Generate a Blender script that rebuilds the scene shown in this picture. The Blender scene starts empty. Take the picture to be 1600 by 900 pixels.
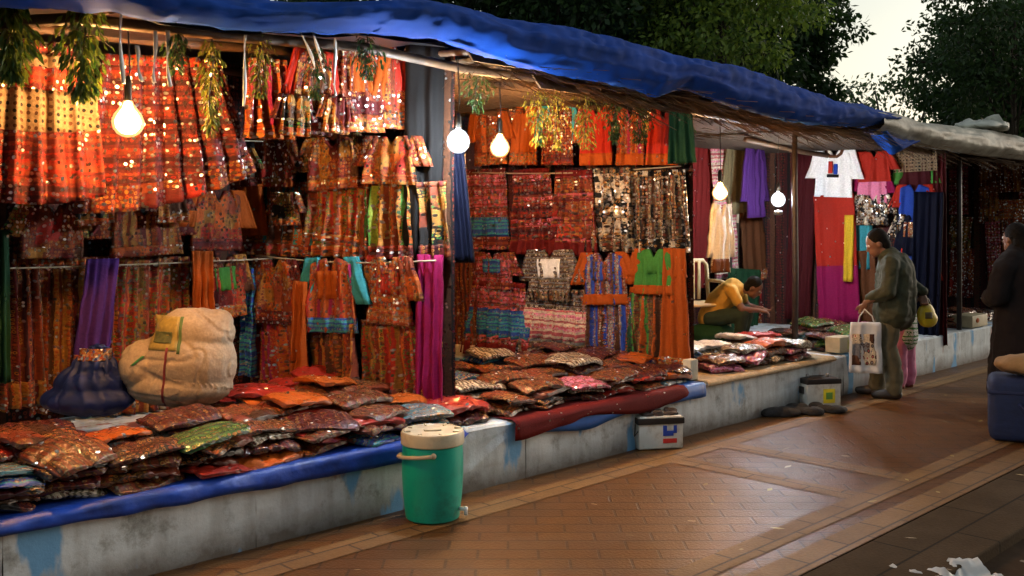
import bpy, bmesh, math, random
import numpy as np
from mathutils import Vector, Matrix, noise

random.seed(7)
C = bpy.context.scene.collection
sc = bpy.context.scene
R = math.radians

# ------------------------------------------------------------------ camera, sky, sun, exposure
FPX, HX, HY, CAMZ = 1570.0, 800.0, 345.0, 1.65
cam = bpy.data.objects.new('camera', bpy.data.cameras.new('camera'))
C.objects.link(cam)
cam.location = (0, 0, CAMZ)
cam.rotation_euler = (R(90), 0, 0)
cam.data.sensor_width = 36.0
cam.data.lens = FPX / 1600 * 36
cam.data.shift_y = -(450 - HY) / 1600
cam.data.clip_start = 0.05
cam.data.clip_end = 4000
sc.camera = cam

SUN_EL, SUN_ROT = R(13), R(62)
world = bpy.data.worlds.new('World')
sc.world = world
world.use_nodes = True
wn, wl = world.node_tree.nodes, world.node_tree.links
sky = wn.new('ShaderNodeTexSky')
sky.sky_type = 'NISHITA'
sky.sun_disc = False
sky.sun_elevation = SUN_EL
sky.sun_rotation = SUN_ROT
sky.air_density = 1.6
sky.dust_density = 2.0
hsv = wn.new('ShaderNodeHueSaturation')
hsv.inputs['Saturation'].default_value = 0.5
wl.new(sky.outputs[0], hsv.inputs['Color'])
bgn = wn['Background']
wl.new(hsv.outputs[0], bgn.inputs['Color'])
bgn.inputs['Strength'].default_value = 0.15

sl = bpy.data.lights.new('sun', 'SUN')
sl.energy = 0.2
sl.angle = R(25)
sl.color = (1.0, 0.95, 0.88)
so = bpy.data.objects.new('sun', sl)
C.objects.link(so)
so.rotation_euler = (R(90) - SUN_EL, 0, R(180) - SUN_ROT)

sc.view_settings.view_transform = 'Standard'
sc.view_settings.look = 'None'
sc.view_settings.exposure = 0.2
sc.view_settings.gamma = 1.0
sc.view_settings.use_curve_mapping = False
sc.cycles.max_bounces = 6
sc.cycles.diffuse_bounces = 3
sc.cycles.glossy_bounces = 2
sc.cycles.transparent_max_bounces = 6
sc.cycles.sample_clamp_indirect = 4.0
sc.cycles.use_denoising = True

WARM, COOL = (1.0, 0.50, 0.16), (0.80, 0.90, 1.0)
BULB_POWER = 0.85

# ------------------------------------------------------------------ frame of the market row
# u runs along the front of the plinth (away to the right), n runs inward from it
S2 = math.sqrt(0.5)
P0 = Vector((-0.62, 5.74, 0))
PLH = 0.38


def W(u, n, z=0.0):
    return Vector((P0.x + S2 * (u - n), P0.y + S2 * (u + n), z))


def ray(px, py):
    return Vector(((px - HX) / FPX, 1.0, (HY - py) / FPX))


def un(p):
    a, b = p.x - P0.x, p.y - P0.y
    return S2 * (a + b), S2 * (b - a)


def on_wall(px, py, a, b):
    A, B = W(*a), W(*b)
    d = ray(px, py)
    nrm = Vector((-(B - A).y, (B - A).x, 0))
    t = nrm.dot(A) / nrm.dot(d)
    p = d * t
    p.z += CAMZ
    return p


def on_n(px, py, n):
    return on_wall(px, py, (0, n), (1, n))


def on_z(px, py, z):
    d = ray(px, py)
    t = (z - CAMZ) / d.z
    p = d * t
    p.z += CAMZ
    return p


# ------------------------------------------------------------------ object helpers
def thing(name, label, cat, loc=(0, 0, 0), rz=0.0, group=None):
    o = bpy.data.objects.new(name, None)
    C.objects.link(o)
    o.empty_display_size = 0.1
    o.location = loc
    o.rotation_euler = (0, 0, rz)
    return tag(o, label, cat, group)


def tag(o, label, cat, group=None):
    o['label'] = label
    o['category'] = cat
    if group:
        o['group'] = group
    return o


def mesh_obj(name, verts, faces, mat, parent=None, uvs=None, smooth=True, loc=None, rz=0.0):
    me = bpy.data.meshes.new(name)
    me.from_pydata([tuple(v) for v in verts], [], faces)
    if uvs is not None:
        uvl = me.uv_layers.new(name='UVMap')
        idx = np.empty(len(me.loops), dtype=np.int32)
        me.loops.foreach_get('vertex_index', idx)
        uvl.data.foreach_set('uv', np.asarray(uvs, dtype=np.float32)[idx].ravel())
    if smooth:
        me.polygons.foreach_set('use_smooth', [True] * len(me.polygons))
    if mat:
        me.materials.append(mat)
    o = bpy.data.objects.new(name, me)
    C.objects.link(o)
    if parent:
        o.parent = parent
    if loc is not None:
        o.location = loc
        o.rotation_euler = (0, 0, rz)
    return o


class MB:
    """collects shapes into one mesh"""

    def __init__(s):
        s.v, s.f, s.uv = [], [], []

    def add(s, vs, fs, uv=None):
        k = len(s.v)
        s.v += [Vector(v) for v in vs]
        s.f += [tuple(i + k for i in f) for f in fs]
        s.uv += list(uv) if uv else [(v[0] + v[1] * .3, v[2]) for v in vs]
        return s

    def box(s, x0, x1, y0, y1, z0, z1, bev=0.0):
        bm = bmesh.new()
        bmesh.ops.create_cube(bm, size=1)
        for v in bm.verts:
            v.co = Vector(((x0 + x1) / 2 + v.co.x * (x1 - x0), (y0 + y1) / 2 + v.co.y * (y1 - y0), (z0 + z1) / 2 + v.co.z * (z1 - z0)))
        if bev:
            bmesh.ops.bevel(bm, geom=bm.edges[:] + bm.verts[:], offset=bev, segments=3, affect='EDGES', profile=.5)
        bm.verts.index_update()
        s.add([v.co.copy() for v in bm.verts], [[v.index for v in f.verts] for f in bm.faces])
        bm.free()
        return s

    def tube(s, pts, rad, seg=8, caps=True):
        pts = [Vector(p) for p in pts]
        n = len(pts)
        rr = rad if isinstance(rad, (list, tuple)) else [rad] * n
        vs, fs = [], []
        up = Vector((0.13, 0.21, 1)).normalized()
        for i, p in enumerate(pts):
            d = (pts[min(i + 1, n - 1)] - pts[max(i - 1, 0)])
            d = d.normalized() if d.length > 1e-9 else Vector((0, 0, 1))
            a = d.cross(up)
            if a.length < .05:
                a = d.cross(Vector((1, 0, 0)))
            a.normalize()
            b = d.cross(a)
            for k in range(seg):
                t = 2 * math.pi * k / seg
                vs.append(p + (a * math.cos(t) + b * math.sin(t)) * rr[i])
        for i in range(n - 1):
            for k in range(seg):
                k2 = (k + 1) % seg
                fs.append((i * seg + k, i * seg + k2, (i + 1) * seg + k2, (i + 1) * seg + k))
        if caps:
            fs.append(tuple(range(seg))[::-1])
            fs.append(tuple((n - 1) * seg + k for k in range(seg)))
        return s.add(vs, fs)

    def lathe(s, prof, seg=32, c=(0, 0, 0)):
        vs, fs = [], []
        for r, z in prof:
            for k in range(seg):
                t = 2 * math.pi * k / seg
                vs.append((c[0] + r * math.cos(t), c[1] + r * math.sin(t), c[2] + z))
        for i in range(len(prof) - 1):
            for k in range(seg):
                k2 = (k + 1) % seg
                fs.append((i * seg + k, i * seg + k2, (i + 1) * seg + k2, (i + 1) * seg + k))
        fs.append(tuple(range(seg))[::-1])
        fs.append(tuple((len(prof) - 1) * seg + k for k in range(seg)))
        return s.add(vs, fs)

    def ball(s, c, r, seg=12, rings=8, rot=None):
        r = r if isinstance(r, (list, tuple)) else (r, r, r)
        vs, fs = [], []
        for i in range(rings + 1):
            ph = math.pi * (i + .0) / rings
            for k in range(seg):
                t = 2 * math.pi * k / seg
                v = Vector((r[0] * math.sin(ph) * math.cos(t), r[1] * math.sin(ph) * math.sin(t), r[2] * math.cos(ph)))
                if rot:
                    v = rot @ v
                vs.append(Vector(c) + v)
        for i in range(rings):
            for k in range(seg):
                k2 = (k + 1) % seg
                fs.append((i * seg + k, (i + 1) * seg + k, (i + 1) * seg + k2, i * seg + k2))
        return s.add(vs, fs)

    def limb(s, pts):
        """tapered capsule chain [(point, radius), ...] for later remeshing"""
        for (p, r), (q, t) in zip(pts, pts[1:]):
            p, q = Vector(p), Vector(q)
            m = max(2, int((q - p).length / (0.5 * min(r, t))) + 1)
            s.tube([p.lerp(q, i / m) for i in range(m + 1)], [r + (t - r) * i / m for i in range(m + 1)], 10)
        for p, r in pts:
            s.ball(p, r, 10, 8)
        return s

    def build(s, name, mat, parent=None, smooth=True, loc=None, rz=0.0):
        return mesh_obj(name, s.v, s.f, mat, parent, s.uv, smooth, loc, rz)


def auto_smooth(o, ang=35):
    bm = bmesh.new()
    bm.from_mesh(o.data)
    for e in bm.edges:
        if len(e.link_faces) == 2 and e.calc_face_angle(0) > R(ang):
            e.smooth = False
    bm.to_mesh(o.data)
    bm.free()
    return o


def bake(o):
    dg = bpy.context.evaluated_depsgraph_get()
    me = bpy.data.meshes.new_from_object(o.evaluated_get(dg))
    o.modifiers.clear()
    o.data = me
    return o


def fuse(o, voxel=.012, smooth=6, uv=True):
    m = o.modifiers.new('r', 'REMESH')
    m.mode = 'VOXEL'
    m.voxel_size = voxel
    m.use_smooth_shade = True
    if smooth:
        k = o.modifiers.new('s', 'SMOOTH')
        k.iterations = smooth
        k.factor = .5
    mats = list(o.data.materials)
    bake(o)
    if uv:
        me = o.data
        if not me.uv_layers:
            me.uv_layers.new(name='UVMap')
        d = me.uv_layers[0].data
        for lp in me.loops:
            c = me.vertices[lp.vertex_index].co
            d[lp.index].uv = (c.x + .6 * c.y, c.z)
        if not me.materials:
            for mm in mats:
                me.materials.append(mm)
    return o


# ------------------------------------------------------------------ materials
MATS = {}


def new_mat(name):
    m = bpy.data.materials.new(name)
    m.use_nodes = True
    nt = m.node_tree
    b = nt.nodes['Principled BSDF']
    return m, nt, nt.nodes, nt.links, b


def simple(name, col, rough=.6, noise_scale=8, var=.25, metal=0, bump=.0, coat=0, spec=.5, coord='Object', dirt=None, dirt_scale=2.0):
    if name in MATS:
        return MATS[name]
    m, nt, N, L, b = new_mat(name)
    tc = N.new('ShaderNodeTexCoord')
    nz = N.new('ShaderNodeTexNoise')
    nz.inputs['Scale'].default_value = noise_scale
    nz.inputs['Detail'].default_value = 6
    L.new(tc.outputs[coord], nz.inputs['Vector'])
    rp = N.new('ShaderNodeValToRGB')
    rp.color_ramp.elements[0].position = .25
    rp.color_ramp.elements[1].position = .75
    rp.color_ramp.elements[0].color = tuple(c * (1 - var) for c in col) + (1,)
    rp.color_ramp.elements[1].color = tuple(min(1, c * (1 + var)) for c in col) + (1,)
    L.new(nz.outputs[0], rp.inputs[0])
    out = rp.outputs[0]
    if dirt:
        n2 = N.new('ShaderNodeTexNoise')
        n2.inputs['Scale'].default_value = dirt_scale
        n2.inputs['Detail'].default_value = 8
        n2.inputs['Roughness'].default_value = .7
        L.new(tc.outputs[coord], n2.inputs['Vector'])
        r2 = N.new('ShaderNodeValToRGB')
        r2.color_ramp.elements[0].position = .48
        r2.color_ramp.elements[1].position = .66
        L.new(n2.outputs[0], r2.inputs[0])
        mx = N.new('ShaderNodeMixRGB')
        mx.inputs[2].default_value = tuple(dirt) + (1,)
        L.new(r2.outputs[0], mx.inputs[0])
        L.new(out, mx.inputs[1])
        out = mx.outputs[0]
    L.new(out, b.inputs['Base Color'])
    b.inputs['Roughness'].default_value = rough
    b.inputs['Metallic'].default_value = metal
    b.inputs['Specular IOR Level'].default_value = spec
    if coat:
        b.inputs['Coat Weight'].default_value = coat
        b.inputs['Coat Roughness'].default_value = .12
    if bump:
        bp = N.new('ShaderNodeBump')
        bp.inputs['Strength'].default_value = bump
        bp.inputs['Distance'].default_value = .02
        L.new(nz.outputs[0], bp.inputs['Height'])
        L.new(bp.outputs[0], b.inputs['Normal'])
    MATS[name] = m
    return m


PAL = dict(
    offwhite=(.62, .59, .54),
    tan=(.30, .20, .115),
    red=(.34, .020, .010), drk=(.11, .008, .007), maroon=(.05, .005, .007), orange=(.42, .082, .009), gold=(.38, .17, .03),
    brown=(.09, .032, .012), green=(.05, .20, .035), lime=(.25, .33, .03), teal=(.04, .27, .32), black=(.0045, .004, .004),
    cream=(.62, .52, .38), white=(.75, .73, .70), magenta=(.26, .008, .075), purple=(.06, .018, .12), blue=(.02, .06, .35), navy=(.002, .003, .013),
    pink=(.75, .22, .36), rust=(.22, .038, .012), grey=(.2, .2, .22), khaki=(.17, .13, .065), dgreen=(.015, .06, .025), yellow=(.75, .48, .03), rose=(.5, .10, .12))


def fab(key, cols, mode='stripes', period=.22, seq=.35, motif=44, acc=('gold', 'orange'), seed=0, rough=.75, wrap=0.0, seq_scale=34):
    """woven, printed or mirror-work cloth; the pattern lives in the cloth's own UV (metres)"""
    name = 'cloth_' + key
    if name in MATS:
        return MATS[name]
    rnd = random.Random(hash(key) % 9973 if seed == 0 else seed)
    rnd = random.Random(sum(ord(c) * (i + 3) for i, c in enumerate(key)) + seed)
    m, nt, N, L, b = new_mat(name)

    def math_(op, a, bb=None):
        n = N.new('ShaderNodeMath')
        n.operation = op
        for i, x in enumerate((a, bb)):
            if x is None:
                continue
            if isinstance(x, (int, float)):
                n.inputs[i].default_value = x
            else:
                L.new(x, n.inputs[i])
        return n.outputs[0]

    uv = N.new('ShaderNodeUVMap')
    oi = N.new('ShaderNodeObjectInfo')
    off = N.new('ShaderNodeCombineXYZ')
    r3 = math_('MULTIPLY', oi.outputs['Random'], 3.1)
    L.new(r3, off.inputs[0])
    L.new(r3, off.inputs[1])
    add = N.new('ShaderNodeVectorMath')
    L.new(uv.outputs[0], add.inputs[0])
    L.new(off.outputs[0], add.inputs[1])
    dn = N.new('ShaderNodeTexNoise')
    dn.inputs['Scale'].default_value = 9
    L.new(add.outputs[0], dn.inputs['Vector'])
    ds = N.new('ShaderNodeVectorMath')
    ds.operation = 'SCALE'
    L.new(dn.outputs['Color'], ds.inputs[0])
    ds.inputs['Scale'].default_value = .03
    vec = N.new('ShaderNodeVectorMath')
    L.new(add.outputs[0], vec.inputs[0])
    L.new(ds.outputs[0], vec.inputs[1])
    vec = vec.outputs[0]
    sp = N.new('ShaderNodeSeparateXYZ')
    L.new(vec, sp.inputs[0])

    def palramp(cs, n):
        rp = N.new('ShaderNodeValToRGB')
        cr = rp.color_ramp
        cr.interpolation = 'CONSTANT'
        last = None
        for i in range(n):
            cands = [c for c in cs if c != last] or cs
            c = rnd.choice(cands)
            last = c
            pos = min(.985, max(0, (i + rnd.uniform(-.3, .3)) / n)) if i else 0
            e = cr.elements[i] if i < 2 else cr.elements.new(pos)
            e.position = pos
            k = rnd.uniform(.75, 1.2)
            e.color = tuple(min(.9, x * k) for x in PAL[c]) + (1,)
        return rp

    vm = N.new('ShaderNodeTexVoronoi')
    vm.voronoi_dimensions = '2D'
    vm.inputs['Scale'].default_value = motif
    vm.inputs['Randomness'].default_value = .0 if mode in ('dots',) else .35
    L.new(vec, vm.inputs['Vector'])
    if mode in ('stripes', 'bands'):
        co = math_('FRACT', math_('DIVIDE', sp.outputs[0 if mode == 'stripes' else 1], period))
        rp = palramp(cols, 11)
        L.new(co, rp.inputs[0])
        base = rp.outputs[0]
    elif mode == 'patch':
        vp = N.new('ShaderNodeTexVoronoi')
        vp.voronoi_dimensions = '2D'
        vp.distance = 'CHEBYCHEV'
        vp.inputs['Scale'].default_value = 1 / period
        vp.inputs['Randomness'].default_value = .55
        L.new(vec, vp.inputs['Vector'])
        s2 = N.new('ShaderNodeSeparateXYZ')
        L.new(vp.outputs['Color'], s2.inputs[0])
        rp = palramp(cols, 9)
        L.new(s2.outputs[0], rp.inputs[0])
        base = rp.outputs[0]
        co = s2.outputs[1]
    else:
        rp = palramp(cols[:1], 2)
        base = rp.outputs[0]
        co = None
    if mode != 'plain':
        mask = math_('LESS_THAN', vm.outputs['Distance'], .36 if mode != 'dots' else .25)
        core = math_('LESS_THAN', vm.outputs['Distance'], .18)
        s3 = N.new('ShaderNodeSeparateXYZ')
        L.new(vm.outputs['Color'], s3.inputs[0])
        if mode == 'dots':
            a1 = a2 = None
        if co is not None:
            gate = math_('GREATER_THAN', math_('FRACT', math_('MULTIPLY', co, 2.7)), .38)
            mask = math_('MULTIPLY', mask, gate)
            core = math_('MULTIPLY', core, gate)
        m1 = N.new('ShaderNodeMixRGB')
        L.new(mask, m1.inputs[0])
        L.new(base, m1.inputs[1])
        ar = palramp(list(acc), 4)
        L.new(s3.outputs[0], ar.inputs[0])
        L.new(ar.outputs[0], m1.inputs[2])
        m2 = N.new('ShaderNodeMixRGB')
        L.new(core, m2.inputs[0])
        L.new(m1.outputs[0], m2.inputs[1])
        ar2 = palramp(list(cols) + list(acc), 5)
        L.new(s3.outputs[1], ar2.inputs[0])
        L.new(ar2.outputs[0], m2.inputs[2])
        base = m2.outputs[0] if mode != 'dots' else m1.outputs[0]
    wv = N.new('ShaderNodeTexNoise')
    wv.inputs['Scale'].default_value = 55
    wv.inputs['Detail'].default_value = 5
    wv.inputs['Roughness'].default_value = .7
    L.new(vec, wv.inputs['Vector'])
    wr = N.new('ShaderNodeValToRGB')
    wr.color_ramp.elements[0].position = .3
    wr.color_ramp.elements[1].position = .7
    lo = .45 if mode != 'plain' else .88
    wr.color_ramp.elements[0].color = (lo, lo, lo, 1)
    wr.color_ramp.elements[1].color = (1.25, 1.25, 1.25, 1)
    L.new(wv.outputs[0], wr.inputs[0])
    mm = N.new('ShaderNodeMixRGB')
    mm.blend_type = 'MULTIPLY'
    mm.inputs[0].default_value = 1
    L.new(base, mm.inputs[1])
    L.new(wr.outputs[0], mm.inputs[2])
    L.new(mm.outputs[0], b.inputs['Base Color'])
    b.inputs['Roughness'].default_value = rough
    b.inputs['Specular IOR Level'].default_value = .35 if mode != 'plain' else .15
    bp = N.new('ShaderNodeBump')
    bp.inputs['Strength'].default_value = .5
    bp.inputs['Distance'].default_value = .006
    L.new(wv.outputs[0], bp.inputs['Height'])
    L.new(bp.outputs[0], b.inputs['Normal'])
    if wrap:
        wn_ = N.new('ShaderNodeTexNoise')
        wn_.inputs['Scale'].default_value = 16
        wn_.inputs['Detail'].default_value = 3
        wn_.inputs['Distortion'].default_value = 1.5
        L.new(vec, wn_.inputs['Vector'])
        b2 = N.new('ShaderNodeBump')
        b2.inputs['Strength'].default_value = .9
        b2.inputs['Distance'].default_value = .02
        L.new(wn_.outputs[0], b2.inputs['Height'])
        b.inputs['Coat Weight'].default_value = wrap
        b.inputs['Coat Roughness'].default_value = .09
        L.new(b2.outputs[0], b.inputs['Coat Normal'])
    if seq > 0:
        vs = N.new('ShaderNodeTexVoronoi')
        vs.voronoi_dimensions = '2D'
        vs.inputs['Scale'].default_value = seq_scale
        vs.inputs['Randomness'].default_value = .8
        L.new(vec, vs.inputs['Vector'])
        sc3 = N.new('ShaderNodeSeparateXYZ')
        L.new(vs.outputs['Color'], sc3.inputs[0])
        on = math_('MULTIPLY', math_('LESS_THAN', vs.outputs['Distance'], .30), math_('LESS_THAN', sc3.outputs[2], seq))
        geo = N.new('ShaderNodeNewGeometry')
        sub = N.new('ShaderNodeVectorMath')
        sub.operation = 'SUBTRACT'
        L.new(vs.outputs['Color'], sub.inputs[0])
        sub.inputs[1].default_value = (.5, .5, .5)
        scl = N.new('ShaderNodeVectorMath')
        scl.operation = 'SCALE'
        scl.inputs['Scale'].default_value = 1.35
        L.new(sub.outputs[0], scl.inputs[0])
        ad = N.new('ShaderNodeVectorMath')
        L.new(geo.outputs['Normal'], ad.inputs[0])
        L.new(scl.outputs[0], ad.inputs[1])
        nn = N.new('ShaderNodeVectorMath')
        nn.operation = 'NORMALIZE'
        L.new(ad.outputs[0], nn.inputs[0])
        gl = N.new('ShaderNodeBsdfGlossy')
        gl.inputs['Color'].default_value = (.9, .88, .85, 1)
        gl.inputs['Roughness'].default_value = .30
        L.new(nn.outputs[0], gl.inputs['Normal'])
        ms = N.new('ShaderNodeMixShader')
        L.new(on, ms.inputs[0])
        L.new(b.outputs[0], ms.inputs[1])
        L.new(gl.outputs[0], ms.inputs[2])
        L.new(ms.outputs[0], N['Material Output'].inputs['Surface'])
    MATS[name] = m
    return m


def emit(name, col, s, rim):
    """frosted bulb glass: hot centre, cooler coloured rim painted in to suggest the halo"""
    if name in MATS:
        return MATS[name]
    m, nt, N, L, b = new_mat(name)
    lw = N.new('ShaderNodeLayerWeight')
    lw.inputs['Blend'].default_value = .5
    rp = N.new('ShaderNodeValToRGB')
    rp.color_ramp.interpolation = 'EASE'
    rp.color_ramp.elements[0].position = .05
    rp.color_ramp.elements[0].color = (1, 1, 1, 1)
    rp.color_ramp.elements[1].position = .42
    rp.color_ramp.elements[1].color = (0, 0, 0, 1)
    L.new(lw.outputs['Facing'], rp.inputs[0])
    ms = N.new('ShaderNodeMath')
    ms.operation = 'MULTIPLY_ADD'
    L.new(rp.outputs[0], ms.inputs[0])
    ms.inputs[1].default_value = s
    ms.inputs[2].default_value = rim
    b.inputs['Base Color'].default_value = (.5, .4, .3, 1)
    b.inputs['Emission Color'].default_value = tuple(col) + (1,)
    L.new(ms.outputs[0], b.inputs['Emission Strength'])
    MATS[name] = m
    return m


# named cloths
F = dict(
    A1=fab('A1', ['red', 'drk', 'maroon', 'drk', 'rust', 'drk'], 'bands', .24, .5, 46, ('rust', 'red', 'gold', 'drk')),
    A2=fab('A2', ['red', 'drk', 'maroon', 'rust', 'drk'], 'bands', .22, .55, 42, ('rust', 'gold', 'drk', 'red')),
    A3=fab('A3', ['rust', 'brown', 'drk', 'gold'], 'stripes', .30, .3, 36, ('gold', 'orange')),
    A4=fab('A4', ['orange', 'rust', 'gold', 'red'], 'stripes', .26, .45, 40, ('drk', 'gold', 'green')),
    A5=fab('A5', ['gold', 'brown', 'rust', 'drk'], 'patch', .12, .35, 42, ('orange', 'gold')),
    A6=fab('A6', ['orange', 'red', 'gold', 'rust'], 'patch', .10, .4, 45, ('gold', 'drk')),
    A7=fab('A7', ['red', 'magenta', 'orange', 'rust'], 'stripes', .34, .3, 40, ('gold', 'orange')),
    A8=fab('A8', ['gold', 'lime', 'orange', 'rust', 'green'], 'stripes', .36, .4, 34, ('dgreen', 'orange')),
    A9=fab('A9', ['drk', 'brown', 'maroon', 'rust'], 'stripes', .22, .2, 40, ('rust', 'gold')),
    A10=fab('A10', ['teal', 'orange', 'rust', 'brown'], 'stripes', .34, .2, 40, ('gold', 'orange')),
    A11=fab('A11', ['orange', 'gold', 'rust'], 'bands', .12, .75, 44, ('gold', 'red'), seq_scale=34),
    A12=fab('A12', ['brown', 'black', 'rust', 'gold'], 'patch', .09, .3, 50, ('gold', 'green')),
    A13=fab('A13', ['red', 'rust', 'drk'], 'patch', .14, .5, 38, ('orange', 'gold')),
    B1=fab('B1', ['rust', 'rose', 'drk', 'red'], 'bands', .20, .45, 30, ('gold', 'pink', 'rust')),
    B2=fab('B2', ['drk', 'rose', 'rust'], 'bands', .28, .3, 24, ('orange', 'gold', 'rose')),
    B3=fab('B3', ['black', 'brown', 'black', 'cream'], 'patch', .05, .7, 30, ('cream', 'brown', 'gold'), seq_scale=32),
    B4=fab('B4', ['black', 'brown', 'khaki'], 'stripes', .20, .6, 34, ('gold', 'cream', 'rust'), seq_scale=32),
    B5=fab('B5', ['khaki', 'brown', 'grey'], 'bands', .14, .2, 44, ('cream', 'black')),
    B6=fab('B6', ['grey', 'brown', 'rust', 'blue'], 'stripes', .30, .3, 46, ('cream', 'orange')),
    B7=fab('B7', ['brown', 'green', 'dgreen', 'orange'], 'stripes', .36, .3, 42, ('gold', 'rust')),
    TEAL=fab('TEAL', ['teal', 'blue', 'teal'], 'bands', .2, .06, 50, ('teal', 'grey')),
    WDOT=fab('WDOT', ['tan'], 'dots', .1, .0, 26, ('black', 'brown')),
    PINKW=fab('PINKW', ['rose', 'cream', 'pink'], 'bands', .25, .05, 48, ('cream', 'rose')),
    ORG=fab('ORG', ['orange'], 'plain', seq=.015),
    RED=fab('RED', ['red'], 'plain', seq=.012),
    DRK=fab('DRK', ['drk'], 'plain', seq=.02),
    MAR=fab('MAR', ['maroon'], 'plain', seq=0),
    MAG=fab('MAG', ['magenta'], 'plain', seq=0),
    PUR=fab('PUR', ['purple'], 'plain', seq=0),
    GRN=fab('GRN', ['green'], 'plain', seq=0),
    DGR=fab('DGR', ['dgreen'], 'plain', seq=.012),
    TEA=fab('TEA', ['teal'], 'plain', seq=0),
    NAV=fab('NAV', ['navy'], 'plain', seq=0),
    BLK=fab('BLK', ['black'], 'plain', seq=0),
    WHT=fab('WHT', ['white'], 'plain', seq=0),
    OWH=fab('OWH', ['offwhite'], 'plain', seq=0),
    CRM=fab('CRM', ['cream'], 'plain', seq=.015),
    KHA=fab('KHA', ['khaki'], 'plain', seq=0),
    BRN=fab('BRN', ['brown'], 'plain', seq=0),
    PNK=fab('PNK', ['pink'], 'plain', seq=0),
    DGRK=fab('DGRK', ['black', 'brown', 'black', 'maroon', 'black'], 'stripes', .7, .04, 40, ('black', 'black')),
    BLU=fab('BLU', ['blue'], 'plain', seq=0),
    YEL=fab('YEL', ['yellow'], 'plain', seq=0),
    GLD=fab('GLD', ['gold', 'rust', 'orange'], 'bands', .06, .5, 60, ('cream', 'red')),
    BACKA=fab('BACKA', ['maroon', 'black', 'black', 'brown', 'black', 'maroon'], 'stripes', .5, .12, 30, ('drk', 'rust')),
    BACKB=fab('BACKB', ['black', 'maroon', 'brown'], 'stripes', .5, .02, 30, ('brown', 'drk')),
)

M_conc = None


def make_concrete():
    m, nt, N, L, b = new_mat('whitewashed_concrete')
    tc = N.new('ShaderNodeTexCoord')
    nz = N.new('ShaderNodeTexNoise')
    nz.inputs['Scale'].default_value = 3.0
    nz.inputs['Detail'].default_value = 10
    nz.inputs['Roughness'].default_value = .72
    L.new(tc.outputs['Object'], nz.inputs['Vector'])
    rp = N.new('ShaderNodeValToRGB')
    cr = rp.color_ramp
    cr.elements[0].position = .26
    cr.elements[0].color = (.10, .085, .07, 1)
    cr.elements[1].position = .66
    cr.elements[1].color = (.76, .82, .84, 1)
    e = cr.elements.new(.38)
    e.color = (.38, .40, .39, 1)
    e = cr.elements.new(.46)
    e.color = (.62, .67, .69, 1)
    L.new(nz.outputs[0], rp.inputs[0])
    # streaks running down
    mp = N.new('ShaderNodeMapping')
    mp.inputs['Scale'].default_value = (9, 9, .9)
    L.new(tc.outputs['Object'], mp.inputs['Vector'])
    n2 = N.new('ShaderNodeTexNoise')
    n2.inputs['Scale'].default_value = 1.2
    n2.inputs['Detail'].default_value = 6
    L.new(mp.outputs[0], n2.inputs['Vector'])
    r2 = N.new('ShaderNodeValToRGB')
    r2.color_ramp.elements[0].position = .35
    r2.color_ramp.elements[0].color = (.45, .42, .38, 1)
    r2.color_ramp.elements[1].position = .55
    L.new(n2.outputs[0], r2.inputs[0])
    mx = N.new('ShaderNodeMixRGB')
    mx.blend_type = 'MULTIPLY'
    mx.inputs[0].default_value = .40
    L.new(rp.outputs[0], mx.inputs[1])
    L.new(r2.outputs[0], mx.inputs[2])
    # splashed dirt band with a ragged edge above the pavement
    sp = N.new('ShaderNodeSeparateXYZ')
    L.new(tc.outputs['Object'], sp.inputs[0])
    ad = N.new('ShaderNodeMath')
    ad.operation = 'MULTIPLY_ADD'
    L.new(nz.outputs[0], ad.inputs[0])
    ad.inputs[1].default_value = -.34
    L.new(sp.outputs[2], ad.inputs[2])
    r3 = N.new('ShaderNodeValToRGB')
    r3.color_ramp.elements[0].position = .0
    r3.color_ramp.elements[0].color = (1, 1, 1, 1)
    r3.color_ramp.elements[1].position = .0
    r3.color_ramp.elements[1].color = (0, 0, 0, 1)
    mr = N.new('ShaderNodeMapRange')
    mr.inputs['From Min'].default_value = -.16
    mr.inputs['From Max'].default_value = -.02
    mr.inputs['To Min'].default_value = .85
    mr.inputs['To Max'].default_value = 0
    L.new(ad.outputs[0], mr.inputs['Value'])
    m3 = N.new('ShaderNodeMixRGB')
    L.new(mr.outputs[0], m3.inputs[0])
    L.new(mx.outputs[0], m3.inputs[1])
    m3.inputs[2].default_value = (.10, .065, .04, 1)
    # flecks of blue and red paint left on the whitewash
    out = m3.outputs[0]
    for col, lo, sca, seed in (((.16, .38, .64), .615, 2.3, 3.0), ((.28, .07, .04), .68, 2.0, 11.0)):
        mpp = N.new('ShaderNodeMapping')
        mpp.inputs['Location'].default_value = (seed, seed, seed)
        mpp.inputs['Scale'].default_value = (1.4, 1.4, .5)
        L.new(tc.outputs['Object'], mpp.inputs['Vector'])
        n4 = N.new('ShaderNodeTexNoise')
        n4.inputs['Scale'].default_value = sca
        n4.inputs['Detail'].default_value = 5
        L.new(mpp.outputs[0], n4.inputs['Vector'])
        r4 = N.new('ShaderNodeValToRGB')
        r4.color_ramp.elements[0].position = lo - .02
        r4.color_ramp.elements[1].position = lo + .02
        L.new(n4.outputs[0], r4.inputs[0])
        m4 = N.new('ShaderNodeMixRGB')
        L.new(r4.outputs[0], m4.inputs[0])
        L.new(out, m4.inputs[1])
        m4.inputs[2].default_value = col + (1,)
        out = m4.outputs[0]
    L.new(out, b.inputs['Base Color'])
    b.inputs['Roughness'].default_value = .85
    bp = N.new('ShaderNodeBump')
    bp.inputs['Strength'].default_value = .6
    bp.inputs['Distance'].default_value = .02
    L.new(nz.outputs[0], bp.inputs['Height'])
    L.new(bp.outputs[0], b.inputs['Normal'])
    return m


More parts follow.
